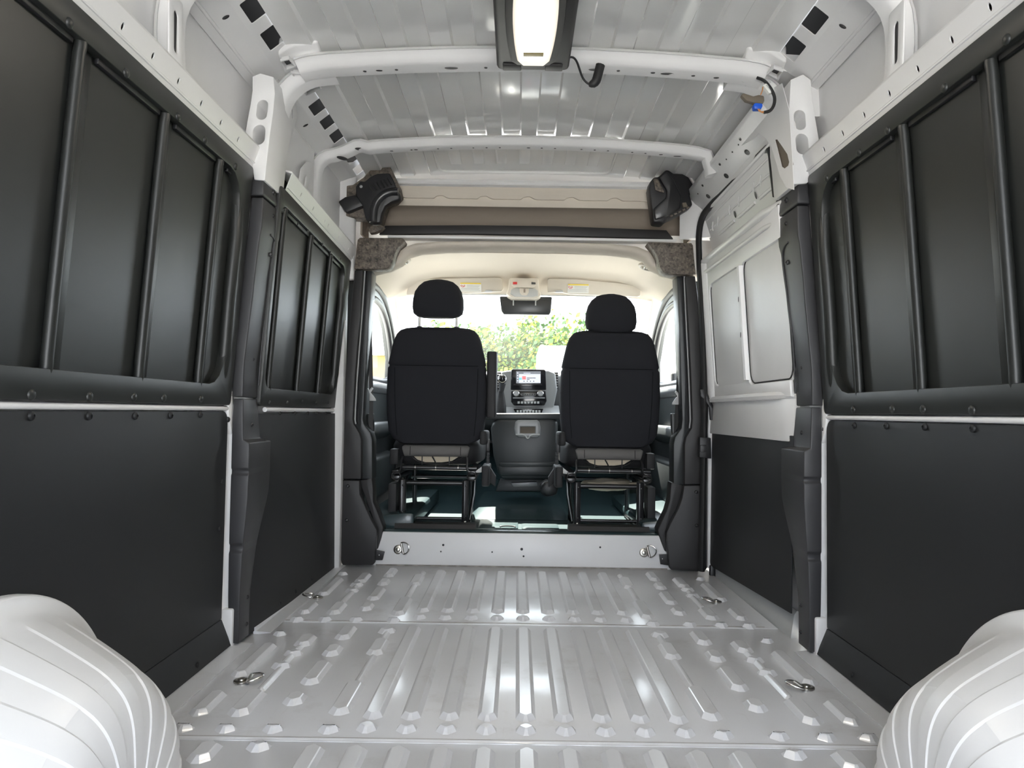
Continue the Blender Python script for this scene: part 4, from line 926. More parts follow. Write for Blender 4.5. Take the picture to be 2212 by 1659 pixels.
# ---- visors, stickers, overhead console, mirror ---------------------------
YV = 5.04
for s, pts, lab in ((-1, [(874, 634), (880, 612), (890, 605), (930, 601), (1080, 599), (1086, 603), (1087, 622), (1083, 627), (1062, 627), (1040, 629)], "beige sun visor above the driver's seat, its warning label showing"),
                    (1, [(1182, 604), (1186, 601), (1240, 602), (1340, 610), (1380, 617), (1388, 622), (1387, 636), (1380, 638), (1230, 632), (1210, 628), (1184, 629)], 'beige sun visor above the passenger seat, its warning label showing')):
    v = plate('sun_visor', pxpoly(pts, YV), [], 0.022, lambda u, w_, d: (u, YV + d + (1.70 - w_) * 0.5, w_), 'beigehard', b=0.006, smooth=50)
    tag(v, lab, 'sun visor')
    bx = (993, 609, 1039, 628) if s < 0 else (1227, 612, 1273, 631)
    sk = lambda u, w_, d: (u, YV - 0.003 + d + (1.70 - w_) * 0.5, w_)
    st = plate('warning_label', pxpoly([(bx[0], bx[1]), (bx[2], bx[1] + 1), (bx[2], bx[3]), (bx[0], bx[3] - 1)], YV), [], 0.002, sk, 'sticker', v, label='white warning label with a yellow heading')
    sk2 = lambda u, w_, d: (u, YV - 0.0045 + d + (1.70 - w_) * 0.5, w_)
    plate('label_heading', pxpoly([(bx[0] + .5, bx[1] + .3), (bx[2] - .5, bx[1] + 1.2), (bx[2] - .5, bx[1] + 3.4), (bx[0] + .5, bx[1] + 2.6)], YV), [], 0.001, sk2, 'yellow', st)
    c = W(bx[0] + 6, bx[1] + 6.5, y=YV); ring_ = [(c.x + 0.013 * math.cos(2 * math.pi * i / 16), YV - 0.005 + (1.70 - c.z) * .5, c.z + 0.008 * math.sin(2 * math.pi * i / 16)) for i in range(17)]
    tube('label_symbol', ring_, 0.0015, 'red', st, n=5)
    tube('label_symbol', [(c.x - .008, YV - 0.005 + (1.70 - c.z) * .5, c.z + .004), (c.x + .008, YV - 0.005 + (1.70 - c.z) * .5, c.z - .004)], 0.0013, 'red', st, n=5)
    for i in range(6):
        x0 = 15 if i < 3 else 1.5
        plate('label_text_line', pxpoly([(bx[0] + x0, bx[1] + 4.6 + i * 2.1), (bx[2] - 2 - (i * 7 % 5), bx[1] + 5.2 + i * 2.1), (bx[2] - 2 - (i * 7 % 5), bx[1] + 5.8 + i * 2.1), (bx[0] + x0, bx[1] + 5.2 + i * 2.1)], YV), [], 0.0006, sk2, 'greyclip', st)
    cx = (1048, 1061, 627) if s < 0 else (1202, 1216, 628)
    plate('visor_clip', pxpoly([(cx[0], cx[2] - 3), (cx[1], cx[2] - 3), (cx[1] + 2, cx[2] + 1), (cx[0] - 2, cx[2] + 1)], YV), [], 0.02, lambda u, w_, d: (u, YV - 0.008 + d + (1.70 - w_) * 0.5, w_), 'greyclip', v, b=0.001)
oc = thing('overhead_console', 'beige overhead console with red and dark switches and a small dome light', 'console', W(1133, 620, y=5.0))
YC = 4.98
solid_px('console_body', [(1100, 600), (1163, 600), (1165, 625), (1170, 638), (1160, 644), (1105, 643), (1093, 636), (1098, 622)], YC, 0.14, 'beigehard', oc, b=0.012)
solid_px('switch_panel', [(1104, 600), (1163, 601), (1161, 617), (1152, 622), (1112, 621), (1105, 616)], YC - 0.012, 0.02, 'beigehard', oc, b=0.004)
sw = solid_px('switch', [(1108, 609), (1117, 609), (1117, 614), (1108, 614)], YC - 0.018, 0.01, 'red', oc, b=0.001, label='small red switch')
solid_px('switch', [(1148, 609), (1157, 610), (1157, 614), (1148, 614)], YC - 0.018, 0.01, 'ink', oc, b=0.001, label='small dark switch')
solid_px('lamp_glass', [(1102, 635), (1104, 626), (1110, 622), (1155, 623), (1162, 628), (1162, 639), (1152, 641), (1112, 640)], YC - 0.010, 0.02, 'greyclip', oc, b=0.003)
solid_px('lamp_button', [(1122, 622), (1143, 623), (1142, 632), (1138, 638), (1128, 638), (1123, 632)], YC - 0.018, 0.02, 'beigehard', oc, b=0.003)
solid_px('lamp_key', [(1131, 624), (1135, 624), (1135, 632), (1131, 632)], YC - 0.021, 0.008, 'taupe', oc, b=0.001)
mr = thing('rear_view_mirror', 'dark grey rear of a wide screen mirror hanging at the windscreen', 'mirror', W(1137, 660, y=5.10))
plate('mirror_shell', pxpoly([(1079, 640), (1193, 641), (1190, 674), (1187, 680), (1088, 679), (1083, 672)], 5.11), [], 0.05, frontal(5.11), 'mirror', mr, b=0.008)
plate('mirror_face', pxpoly([(1085, 648), (1190, 649), (1187, 672), (1184, 676), (1091, 675), (1086, 670)], 5.105), [], 0.01, frontal(5.105), 'mirror', mr, b=0.003)
for px in (1109, 1157): tube('mirror_arm', [W(px, 640, y=5.09), W(px, 660, y=5.10)], 0.004, 'greyclip', mr, n=6)

# ---- windscreen --------------------------------------------------------------
ws = rings('window_1', [[(x, y, z) for x in (-0.90, -0.45, 0, 0.45, 0.90)] for y, z in ((5.20, 1.60), (5.5, 1.37), (5.8, 1.12), (6.02, 0.94))], 'glass', closed=False, caps=False, smooth=60, kind='structure')
ws['label'] = 'clear windscreen of the cab'

# ---- cab doors -----------------------------------------------------------------
for i, s in enumerate((-1, 1)):
    xd = 0.955
    dmap = lambda off: (lambda u, v, w_, s=s: (s * (xd - 0.10 * max(0, v - 0.95) + off - w_), u, v))
    win = [(4.38, 0.98), (5.45, 0.98), (5.38, 1.14), (5.10, 1.33), (4.80, 1.43), (4.50, 1.45), (4.40, 1.43), (4.37, 1.30)]
    d = plate('door_%d' % (i + 2), [(4.00, 0.12), (5.75, 0.12), (5.75, 1.02), (5.55, 1.12), (5.18, 1.42), (4.9, 1.52), (4.5, 1.545), (4.06, 1.54), (4.0, 1.45)], [win], 0.05, dmap(0.03), 'doorplastic', kind='structure', b=0.006)
    d['label'] = 'dark cab door trim with side window'
    # pale sill cap, armrest and inner pocket
    rings('door_cap', [[(s * (xd - 0.03), y, 0.97), (s * (xd - 0.06), y, 0.965), (s * (xd - 0.065), y, 0.93), (s * (xd - 0.03), y, 0.90), (s * (xd + 0.02), y, 0.90), (s * (xd + 0.02), y, 0.97)] for y in (4.25, 5.6)], 'dashgrey', d, b=0.006)
    rings('armrest', [[(s * (xd - 0.02), y, 0.72), (s * (xd - 0.11), y, 0.72), (s * (xd - 0.12), y, 0.66), (s * (xd - 0.02), y, 0.60)] for y in (4.35, 4.5, 5.2)], 'doorplastic', d, b=0.015)
    rings('map_pocket', [[(s * (xd - 0.02), y, 0.52), (s * (xd - 0.09), y, 0.50), (s * (xd - 0.08), y, 0.26), (s * (xd - 0.02), y, 0.24)] for y in (4.3, 5.3)], 'doorplastic', d, b=0.015)
    # frame roll round the window
    pts = [(s * (xd - 0.10 * max(0, v - 0.95) - 0.018), u, v) for u, v in win]
    tube('window_surround', smoothpts(pts + pts[:1], 2), 0.022, 'black', d, n=8)
    g = plate('window_%d' % (i + 2), win, [], 0.0, dmap(0.02), 'glass', kind='structure')
    g['label'] = 'side window glass of the cab door'
    # body-side opening seal
    sp = [(s * 0.93, 4.10, 0.30), (s * 0.945, 4.12, 0.85), (s * 0.915, 4.14, 1.25), (s * 0.885, 4.22, 1.47), (s * 0.88, 4.45, 1.525), (s * 0.885, 4.80, 1.50), (s * 0.895, 5.10, 1.40), (s * 0.90, 5.35, 1.24), (s * 0.905, 5.55, 1.08), (s * 0.93, 5.60, 0.7)]
    who = "driver's" if s < 0 else "passenger's"
    tag(tube('door_seal', smoothpts(sp, 2), 0.020, 'rubber', n=8), 'black rubber seal arching round the %s cab door window' % who, 'seal')

# ---- seat belts ------------------------------------------------------------------
for s in (-1, 1):
    who = "driver's" if s < 0 else "passenger's"
    px = lambda l, r: l if s < 0 else r
    b_ = thing('seat_belt', "dark %s seat belt hanging from its pillar anchor" % who, 'seat belt', W(px(800, 1466), 1000, y=4.05))
    yb = 4.02
    P = lambda a, c: W(a, c, y=yb)
    bm = bmesh.new()
    L = [P(px(797, 1470), 660), P(px(800, 1468), 760), P(px(802, 1464), 860), P(px(801, 1459), 950), P(px(798, 1457), 1010)]
    wd = 0.010
    A = [bm.verts.new((p.x - wd, p.y, p.z)) for p in L]; C = [bm.verts.new((p.x + wd, p.y + 0.004, p.z)) for p in L]
    for i in range(len(L) - 1): bm.faces.new((A[i], A[i + 1], C[i + 1], C[i]))
    r = bmesh.ops.extrude_face_region(bm, geom=bm.faces[:]); 
    for v in [g for g in r['geom'] if isinstance(g, bmesh.types.BMVert)]: v.co.y += 0.002
    put('webbing', bm_mesh(bm, 'webbing', 30), 'belt', b_)
    solid_px('anchor', [(px(788, 1462), 638), (px(804, 1478), 636), (px(806, 1480), 646), (px(801, 1477), 656), (px(789, 1464), 655)], yb - 0.02, 0.03, 'black', b_, b=0.006)
    solid_px('anchor_bolt', [(px(792, 1466), 655), (px(800, 1474), 655), (px(799, 1473), 664), (px(793, 1467), 664)], yb - 0.024, 0.02, 'chrome', b_, b=0.003)
    solid_px('height_rail', [(px(784, 1470), 592), (px(797, 1484), 590), (px(790, 1480), 640), (px(782, 1472), 650)], yb + 0.01, 0.02, 'greyclip', b_, b=0.003)
    tg = [(793, 837), (797, 843), (803, 836), (806, 840), (801, 848), (811, 862), (812, 866), (798, 866), (798, 850)]
    solid_px('latch_tongue', tg if s < 0 else [(1466 + 798 - a, c + 8) for a, c in tg[::-1]], yb - 0.012, 0.012, 'greyclip', b_, b=0.002)
    solid_px('lower_guide', [(px(793, 1450), 893), (px(806, 1466), 893), (px(808, 1468), 1010), (px(795, 1456), 1012)], yb + 0.012, 0.04, 'doorplastic', b_, b=0.006)
# ================================================================== SEATS
SY = 4.12
def zpx(y): return W(PPX, y, y=SY).z
def seat(s, cx, name_label, dz, head_up):
    t = thing('cab_seat', name_label, 'seat', (cx, 4.35, ST), 'cab seats')
    m = -s      # +1: inboard is +x
    K = 0.00248
    bz = lambda z: SY - 0.05 * (z - 0.61)
    lv = [(0.612, .170), (0.618, .195), (0.640, .232), (0.681, .256), (0.768, .266), (0.892, .270), (1.020, .2645), (1.030, .258), (1.036, .258), (1.044, .2625), (1.09, .253), (1.165, .236), (1.202, .220), (1.224, .200), (1.236, .170), (1.241, .120)]
    rs = []
    for z, a in lv:
        e = 0.0
        d = 0.062 if 0.64 < z < 1.2 else (0.045 if z < 1.235 and z > 0.615 else 0.02)
        g = 0.0025 if 1.025 < z < 1.04 else 0
        rs.append(superring(cx, bz(z) + 0.05 + (0.004 if g else 0), z + dz, a, d - g, 5.0, 40))
    rings('backrest', rs, 'seatfab', t, smooth=50)
    # bolster seams on both flanks
    for q in (-1, 1):
        tube('seam', smoothpts([(cx + q * w_, bz(z) - 0.0115 + 0.0, z + dz) for z, w_ in ((0.66, .205), (0.80, .218), (1.02, .222))], 1), 0.0014, 'seam', t, n=5)
    tube('seam', [(cx - .222, bz(1.033) - 0.010, 1.033 + dz), (cx, bz(1.033) - 0.0105, 1.033 + dz), (cx + .222, bz(1.033) - 0.010, 1.033 + dz)], 0.0014, 'seam', t, n=5)
    # headrest with posts
    h0 = 1.293 + dz if head_up else 1.232 + dz
    hv = [(0.0, .085), (0.006, .112), (0.022, .132), (0.055, .1385), (0.10, .136), (0.14, .126), (0.172, .106), (0.193, .080), (0.203, .05), (0.207, .02)]
    rings('headrest', [superring(cx, bz(1.4) + 0.05, h0 + z, a, 0.058 if 0.01 < z < .17 else 0.036 * (1 if z < .2 else .5), 3.2, 36) for z, a in hv], 'seatfab', t, smooth=60)
    for q in (-1, 1):
        tube('headrest_post', [(cx + q * 0.100, bz(1.2) + 0.045, 1.225 + dz), (cx + q * 0.100, bz(1.3) + 0.045, h0 + 0.03)], 0.0065, 'zinc', t, n=10)
        tube('post_collar', [(cx + q * 0.100, bz(1.2) + 0.045, 1.232 + dz), (cx + q * 0.100, bz(1.2) + 0.045, 1.247 + dz)], 0.014, 'black', t, n=10)
    # cushion with the pale rear roll
    rings('cushion', [superring(cx, 4.46, z, a, b_, 5, 32) for z, a, b_ in ((0.50 + dz, .22, .26), (0.52 + dz, .25, .28), (0.60 + dz, .255, .29), (0.635 + dz, .24, .275), (0.645 + dz, .20, .24))], 'seatside', t, smooth=50)
    bm = bmesh.new(); tube_bm(bm, [(cx - 0.176, 4.15, 0.575 + dz), (cx - 0.168, 4.15, 0.577 + dz), (cx + 0.168, 4.15, 0.577 + dz), (cx + 0.176, 4.15, 0.575 + dz)], [0.024, 0.031, 0.031, 0.024], 14)
    put('cushion_roll', bm_mesh(bm, 'cushion_roll', 50), 'greyfab', t, label='pale grey fabric roll at the back of the cushion')
    for q in (-0.135, 0.135): tube('seam', [(cx + q, 4.119, 0.60 + dz), (cx + q, 4.118, 0.555 + dz)], 0.0014, 'seam', t, n=5)
    plate('underpad', [(cx - 0.125, 0.548 + dz), (cx + 0.125, 0.548 + dz), (cx + 0.085, 0.522 + dz), (cx + 0.03, 0.514 + dz), (cx - 0.06, 0.514 + dz), (cx - 0.10, 0.526 + dz)], [], 0.03, frontal(4.165), 'cream', t, b=0.003)
    for q in (-0.075, 0.072): tube('spring_wire', [(cx + q, 4.160, 0.555 + dz), (cx + q, 4.160, 0.500 + dz)], 0.003, 'black', t, n=6)
    tube('spring_wire', smoothpts([(cx - .02, 4.158, .545 + dz), (cx - .01, 4.157, .53 + dz), (cx + .0, 4.157, .51 + dz)], 1), 0.004, 'black', t, n=6)
    tube('suspension_wire', smoothpts([(cx - .14, 4.165, .545 + dz), (cx - .09, 4.162, .51 + dz), (cx, 4.160, .500 + dz), (cx + .09, 4.162, .51 + dz), (cx + .14, 4.165, .545 + dz)], 2), 0.005, 'steelblack', t, n=6)
    # steel frame
    tube('cross_tube', [(cx - 0.178, 4.14, 0.488 + dz), (cx + 0.222 * 1, 4.14, 0.486 + dz)], 0.0125, 'steelblack', t, n=12)
    for q in (-0.11, 0.0, 0.12): tube('tube_band', [(cx + q, 4.14, 0.488 + dz), (cx + q + .004, 4.14, 0.488 + dz)], 0.0135, 'zinc', t, n=12)
    tube('frame_bar', [(cx - 0.16, 4.14, 0.405 + dz), (cx + 0.15, 4.14, 0.405 + dz)], 0.0125, 'steelblack', t, n=10)
    tube('frame_bar', [(cx - 0.16, 4.13, 0.218), (cx + 0.15, 4.13, 0.218)], 0.009, 'steelblack', t, n=10)
    tube('frame_bar', [(cx - 0.19, 4.60, 0.40), (cx + 0.19, 4.60, 0.40)], 0.012, 'steelblack', t, n=10)
    for q in (-0.171, 0.165):
        rings('frame_post', [[(cx + q - .018, 4.105, z), (cx + q - .006, 4.098, z), (cx + q + .018, 4.105, z), (cx + q + .018, 4.14, z), (cx + q - .018, 4.14, z)] for z in (0.195, 0.30, 0.425)], 'steelblack', t, b=0.004)
        for z in (0.235, 0.395): put('bolt_hole', dome_mesh('bolt_hole', 0.006, 0.002), 'black', t, frame_to((cx + q + .004, 4.0985, z), (0, -1, 0)))
        bm = bmesh.new(); tube_bm(bm, [(cx + q, 4.105, ST + 0.001), (cx + q, 4.105, ST + 0.010), (cx + q, 4.105, ST + 0.012), (cx + q, 4.105, ST + 0.033), (cx + q, 4.105, ST + 0.04)], [0.016, 0.016, 0.011, 0.013, 0.008], 12)
        put('foot_bolt', bm_mesh(bm, 'foot_bolt', 40), 'chrome', t)
        # front leg and side rail
        tube('frame_leg', [(cx + q, 4.62, ST + 0.002), (cx + q, 4.60, 0.44)], 0.014, 'steelblack', t, n=8)
        tube('base_rail', [(cx + q, 4.10, 0.185), (cx + q, 4.64, 0.185)], 0.013, 'steelblack', t, n=8)
        tube('frame_brace', [(cx + q * 1.12, 4.12, 0.21), (cx + q * 1.2, 4.3, 0.33), (cx + q * 1.15, 4.55, 0.44)], 0.010, 'steelblack', t, n=8)
        # slide rails with their ends
        for z in (0.425, 0.455):
            box('slide_rail', cx + q * 1.2 - 0.022, cx + q * 1.2 + 0.022, 4.10, 4.65, z, z + 0.020, 'steelblack', t, b=0.003)
        tube('rail_end', [(cx + q * 1.2 + 0.024 * math.cos(a), 4.096, 0.445 + 0.022 * math.sin(a)) for a in [k * math.pi / 6 for k in range(13)]], 0.004, 'steelblack', t, n=6)
        tube('bracket', smoothpts([(cx + q * 1.02, 4.12, 0.545 + dz), (cx + q * 1.05, 4.10, 0.52), (cx + q * 1.03, 4.10, 0.49), (cx + q * 1.1, 4.10, 0.465), (cx + q * 1.25, 4.11, 0.468)], 1), 0.006, 'steelblack', t, n=6)
    # outboard side plate
    box('side_plate', cx - m * 0.247, cx - m * 0.205, 4.12, 4.24, 0.195, 0.40, 'seatside', t, b=0.004)
    box('side_bracket', cx - m * 0.245, cx - m * 0.20, 4.13, 4.30, 0.50 + dz, 0.585 + dz, 'seatside', t, b=0.008)
    # inboard recliner cover, buckle stalk and arm hinge
    xi = cx + m * 0.273
    rings('recliner_cover', [[(xi + m * a, 4.09 + b_, z) for a, b_ in ((-.022, 0), (.014, 0), (.020, .02), (.020, .24), (-.022, .24))] for z in (0.395, 0.41, 0.48, 0.505)], 'seatside', t, b=0.008)
    plate('cover_skirt', [(xi + m * 0.018, 0.49), (xi + m * 0.05, 0.44), (xi + m * 0.048, 0.385), (xi + m * 0.02, 0.405)] if m > 0 else [(xi + m * 0.02, 0.405), (xi + m * 0.048, 0.385), (xi + m * 0.05, 0.44), (xi + m * 0.018, 0.49)], [], 0.05, frontal(4.20), 'seatside', t, b=0.004)
    for k in range(8):
        z = 0.515 + k * 0.008
        tube('bellows', [(xi + m * 0.008, 4.13, z), (xi + m * 0.008, 4.13, z + 0.005)], 0.010, 'black', t, n=10)
    box('buckle', xi - 0.008 + m * .004, xi + 0.012 + m * .004, 4.12, 4.16, 0.578, 0.645, 'black', t, b=0.004)
    rings('arm_hinge', [[(xi + m * (a - .015), 4.10 + b_, z) for a, b_ in ((-.022, 0), (.012, 0), (.026, .03), (.026, .14), (-.022, .14))] for z in (0.615, 0.645, 0.672, 0.69)], 'seatside', t, b=0.012)
    plate('triangle_bracket', [(cx + m * 0.205, 0.465), (cx + m * 0.25, 0.468), (cx + m * 0.25, 0.50)] if m > 0 else [(cx + m * 0.25, 0.50), (cx + m * 0.25, 0.468), (cx + m * 0.205, 0.465)], [], 0.02, frontal(4.105), 'greyclip', t, b=0.002)
    return t
dS = seat(-1, -0.468, "dark fabric driver's seat with its headrest raised on chrome posts", 0.0, True)
pS = seat(1, 0.464, 'dark fabric passenger seat with its headrest pushed down', -0.004, False)
# folded-up armrest of the driver's seat
ar = rings('armrest', [[(x, y, z) for x, y in ((-0.196, 4.10), (-0.150, 4.10), (-0.145, 4.12), (-0.145, 4.20), (-0.200, 4.20), (-0.200, 4.12))] for z in (0.76, 0.80, 1.08, 1.105, 1.115)], 'seatside', dS, b=0.008)

# ================================================================== CAB FLOOR, DASH, CONSOLE
cf = rings('floor_1', [[(-0.90, y, z), (0.90, y, z), (0.90, y, z - 0.03), (-0.90, y, z - 0.03)] for y, z in ((3.975, ST - 0.004), (4.05, ST), (5.3, ST), (5.75, ST + 0.12), (5.95, 0.55))], 'cabmat', kind='structure', smooth=20)
cf['label'] = 'glossy dark green-grey rubber cab floor'
rings('mat_edge', [[(x, y, z) for y, z in ((3.965, ST - 0.002), (3.972, ST + 0.006), (4.00, ST + 0.014), (4.03, ST + 0.012), (4.05, ST + 0.001))] for x in (-0.72, -0.3, -0.1, 0.1, 0.3, 0.70)], 'cabmat', cf, closed=False, caps=False, smooth=50)
for x0, x1 in ((-0.66, -0.24), (0.24, 0.66)):
    rings('seat_plinth', [[(x, y, z) for y, z in ((3.99, ST), (4.01, ST + 0.035), (4.06, ST + 0.040), (4.09, ST))] for x in (x0, x0 + 0.06, x1 - 0.06, x1)], 'trimdark', cf, smooth=30)
hat = rrect(-0.235, -0.02, 4.06, 4.42, 0.02)
rings('hatch', [[(x, y, ST + dz) for x, y in hat] for dz in (0.0, 0.006)], 'cabmat', cf, b=0.002)
rings('mat_ridge', [[(x, y, ST + dz) for x, y in rrect(0.0, 0.20, 4.10, 4.30, 0.02)] for dz in (0.0, 0.004)], 'cabmat', cf, b=0.002)
tube('hatch_pull', [(-0.075 + 0.04 * math.cos(a), 4.13 + 0.035 * math.sin(a), ST + 0.008) for a in [k * math.pi / 8 for k in range(9)]], 0.004, 'black', cf, n=6)
rings('tunnel_hump', [[(x, y, z) for x, z in ((-0.30, ST), (-0.26, ST + h * .9), (-0.18, ST + h), (0.18, ST + h), (0.26, ST + h * .9), (0.30, ST))] for y, h in ((4.46, 0.002), (4.62, 0.035), (4.9, 0.05), (5.5, 0.06))], 'cabmat', cf, closed=False, caps=False, smooth=50)
for x0, x1 in ((-0.86, -0.62), (0.62, 0.86)):
    rings('side_sill', [[(x0, y, ST), (x0, y, ST + .06), (x1, y, ST + .09), (x1 + .06, y, ST + .09), (x1 + .06, y, ST)] for y in (4.02, 5.3)], 'cabmat', cf, b=0.02)
fw = box('wall_front', -1.0, 1.0, 5.985, 6.01, -0.55, 0.93, 'dash', kind='structure', b=0)
fw['label'] = 'dark firewall in front of the dashboard'
for s in (-1, 1): box('cab_side', s * 0.99, s * 1.0, 3.90, 6.0, -0.5, 0.98, 'paint', fw, b=0)

D = thing('dashboard', 'black and grey dashboard with centre stack seen between the seats', 'dashboard', (0, 5.5, 0.9))
rings('dash_body', [[(x, y, z) for y, z in ((5.42, 0.70), (5.36, 0.86), (5.36, 0.98), (5.40, 1.06), (5.48, 1.082), (5.70, 1.02), (5.98, 0.92), (5.98, 0.60), (5.60, 0.58))] for x in (-0.92, 0.92)], 'dash', D, b=0.02)
YD = 5.20
def dpx(name, pts, y, th, m, parent, b=0.003, **k): return solid_px(name, pts, y, th, m, parent, b, **k)
dpx('centre_stack', [(1083, 803), (1100, 800), (1185, 800), (1200, 806), (1204, 842), (1196, 880), (1190, 905), (1090, 905), (1085, 880), (1078, 842)], YD + 0.04, 0.24, 'dashgrey', D, 0.015)
bz_ = dpx('screen_bezel', [(1104, 800), (1108, 797), (1176, 798), (1179, 801), (1180, 842), (1103, 842)], YD + 0.01, 0.06, 'gloss', D, 0.004)
scr = dpx('screen', [(1115, 802), (1168, 802), (1168, 828), (1115, 828)], YD + 0.006, 0.006, 'screendark', bz_, 0.0)
dpx('screen_picture', [(1121, 808), (1167.5, 808), (1167.5, 827), (1121, 827)], YD + 0.0045, 0.002, 'screenlit', bz_, 0.0, label='pale lit media page')
dpx('screen_picture', [(1128, 812.5), (1136, 812.5), (1136, 820), (1128, 820)], YD + 0.003, 0.001, 'redlit', bz_, 0.0, label='red square on the lit page')
dpx('screen_picture', [(1121.5, 816), (1127, 816), (1127, 820.5), (1121.5, 820.5)], YD + 0.003, 0.001, 'bluelit', bz_, 0.0, label='blue square on the lit page')
for i in range(4): dpx('screen_icon', [(1117, 804.5 + i * 5.6), (1119.5, 804.5 + i * 5.6), (1119.5, 807 + i * 5.6), (1117, 807 + i * 5.6)], YD + 0.003, 0.001, 'screenlit', bz_, 0.0)
for i in range(4): dpx('screen_icon', [(1131 + i * 7, 822.6), (1133 + i * 7, 822.6), (1133 + i * 7, 824.6), (1131 + i * 7, 824.6)], YD + 0.003, 0.001, 'ink', bz_, 0.0)
for x0, x1, y in ((1138, 1157, 816), (1138, 1144, 819), (1131, 1146, 805.5)): dpx('screen_text', [(x0, y), (x1, y), (x1, y + 1.3), (x0, y + 1.3)], YD + 0.003, 0.001, 'ink' if y > 810 else 'screenlit', bz_, 0.0)
dpx('screen_shelf', [(1110, 829), (1170, 829), (1172, 834), (1108, 834)], YD - 0.02, 0.03, 'gloss', bz_, 0.004)
hv = dpx('radio_panel', [(1104, 845), (1179, 845), (1181, 866), (1176, 876), (1110, 876), (1104, 868)], YD + 0.01, 0.06, 'gloss', D, 0.006)
for px in (1115, 1167.5):
    p = W(px, 850, y=YD - 0.02); bm = bmesh.new(); tube_bm(bm, [(p.x, YD + 0.02, p.z), (p.x, YD - 0.015, p.z), (p.x, YD - 0.022, p.z)], [0.020, 0.018, 0.015], 20); put('dial', bm_mesh(bm, 'dial', 40), 'dashgrey', hv)
    ring_ = [(p.x + 0.019 * math.cos(a), YD - 0.012, p.z + 0.019 * math.sin(a)) for a in [k * math.pi / 10 for k in range(21)]]; tube('dial_ring', ring_, 0.0025, 'chrome', hv, n=6)
dpx('button_bar', [(1123, 850), (1160, 850), (1157, 855), (1126, 855)], YD + 0.004, 0.02, 'dashgrey', hv, 0.003)
for i in range(6): dpx('button', [(1128 + i * 5, 851), (1131.5 + i * 5, 851), (1131.5 + i * 5, 853.5), (1128 + i * 5, 853.5)], YD + 0.001, 0.01, 'ink', hv, 0.0005)
for i in range(7): dpx('climate_button', [(1118 + i * 7, 867), (1123 + i * 7, 867), (1123 + i * 7, 872), (1118 + i * 7, 872)], YD + 0.004, 0.02, 'greyclip', hv, 0.001)
dpx('slot_bar', [(1108, 858), (1177, 858), (1177, 861), (1108, 861)], YD - 0.005, 0.02, 'dashgrey', hv, 0.002)
dpx('switch_row', [(1109, 883), (1174, 883), (1170, 893), (1114, 893)], YD - 0.06, 0.08, 'gloss', D, 0.004)
for i in range(8): dpx('toggle', [(1116 + i * 6.7, 886), (1120.5 + i * 6.7, 886), (1120.5 + i * 6.7, 892), (1116 + i * 6.7, 892)], YD - 0.066, 0.02, 'greyclip', D, 0.001)
# flat tray below the stack
rings('tray', [[(x, y, z) for y, z in ((5.03, 0.748), (5.05, 0.758), (5.28, 0.842), (5.30, 0.835), (5.30, 0.74))] for x in (W(1072, 900, y=5.1).x, W(1210, 900, y=5.1).x)], 'dashgrey', D, b=0.005)
# air vents
for x0, x1 in ((1072, 1083), (1191, 1206)):
    v = dpx('air_vent', [(x0, 804), (x1, 804), (x1, 841), (x0, 841)], YD + 0.07, 0.05, 'black', D, 0.004)
    for i in range(6): dpx('vent_slat', [(x0 + 1, 808 + i * 5.5), (x1 - 1, 808 + i * 5.5), (x1 - 1, 810 + i * 5.5), (x0 + 1, 810 + i * 5.5)], YD + 0.055, 0.03, 'chrome', v, 0.001)
# gear shifter
g = thing('gear_shifter', 'black gear lever with round knob and leather boot', 'gear lever', W(1086, 900, y=5.10))
p = W(1085, 818, y=5.08)
rings('knob', [superring(p.x, 5.09, p.z + dz, a, a * .9, 2.2, 20) for dz, a in ((-0.03, .014), (-0.022, .024), (0.0, .029), (0.018, .025), (0.026, .014))], 'gloss', g, smooth=60)
tube('knob_ring', [(p.x + 0.026 * math.cos(a), 5.063, p.z + 0.026 * math.sin(a)) for a in [k * math.pi / 10 for k in range(21)]], 0.002, 'chrome', g, n=6)
tube('lever', [W(1085, 828, y=5.09), W(1083, 846, y=5.09)], [0.024, 0.016], 'black', g, n=12)
rings('boot', [superring(W(1082, py, y=5.10).x, 5.12, W(1082, py, y=5.10).z, a, a * .8, 2.6, 20) for py, a in ((843, .018), (850, .022), (862, .028), (876, .034), (892, .036), (896, .034))], 'seatside', g, smooth=50)
# lower console with cup holder
c = thing('floor_console', 'black centre console with a pull-out cup holder between the seats', 'console', W(1133, 1040, y=4.85))
YK = 4.80
dpx('console_body', [(1060, 925), (1066, 908), (1080, 903), (1195, 903), (1205, 910), (1206, 1020), (1190, 1035), (1085, 1036), (1075, 1020), (1066, 985)], YK, 0.40, 'doorplastic', c, 0.02)
dpx('console_ledge', [(1050, 893), (1215, 893), (1215, 906), (1050, 906)], YK - 0.01, 0.42, 'doorplastic', c, 0.008)
dpx('console_pocket', [(1078, 998), (1200, 998), (1200, 1008), (1085, 1009), (1078, 1005)], YK - 0.015, 0.05, 'doorplastic', c, 0.006)
dpx('console_bumper', [(1074, 1006), (1204, 1006), (1200, 1028), (1080, 1028)], YK - 0.012, 0.05, 'doorplastic', c, 0.012)
hol = rrect(0, 1, 0, 1, .2)
dpx('cup_holder', [(1111, 925), (1113, 912), (1118, 907), (1160, 907), (1166, 912), (1168, 925), (1167, 940), (1161, 946), (1120, 945), (1113, 938)], YK - 0.025, 0.03, 'dashgrey', c, 0.006, holes=[[(1124, 922), (1156, 922), (1156, 936), (1124, 936)]])
dpx('cup_well', [(1122, 920), (1158, 920), (1158, 938), (1122, 938)], YK - 0.004, 0.004, 'tape', c, 0.0)
tube('cup_bail', smoothpts([W(px, py, y=YK - .028) for px, py in ((1114, 939), (1134, 939), (1138, 947), (1142, 947), (1146, 939), (1166, 939))], 1), 0.005, 'greyclip', c, n=6)
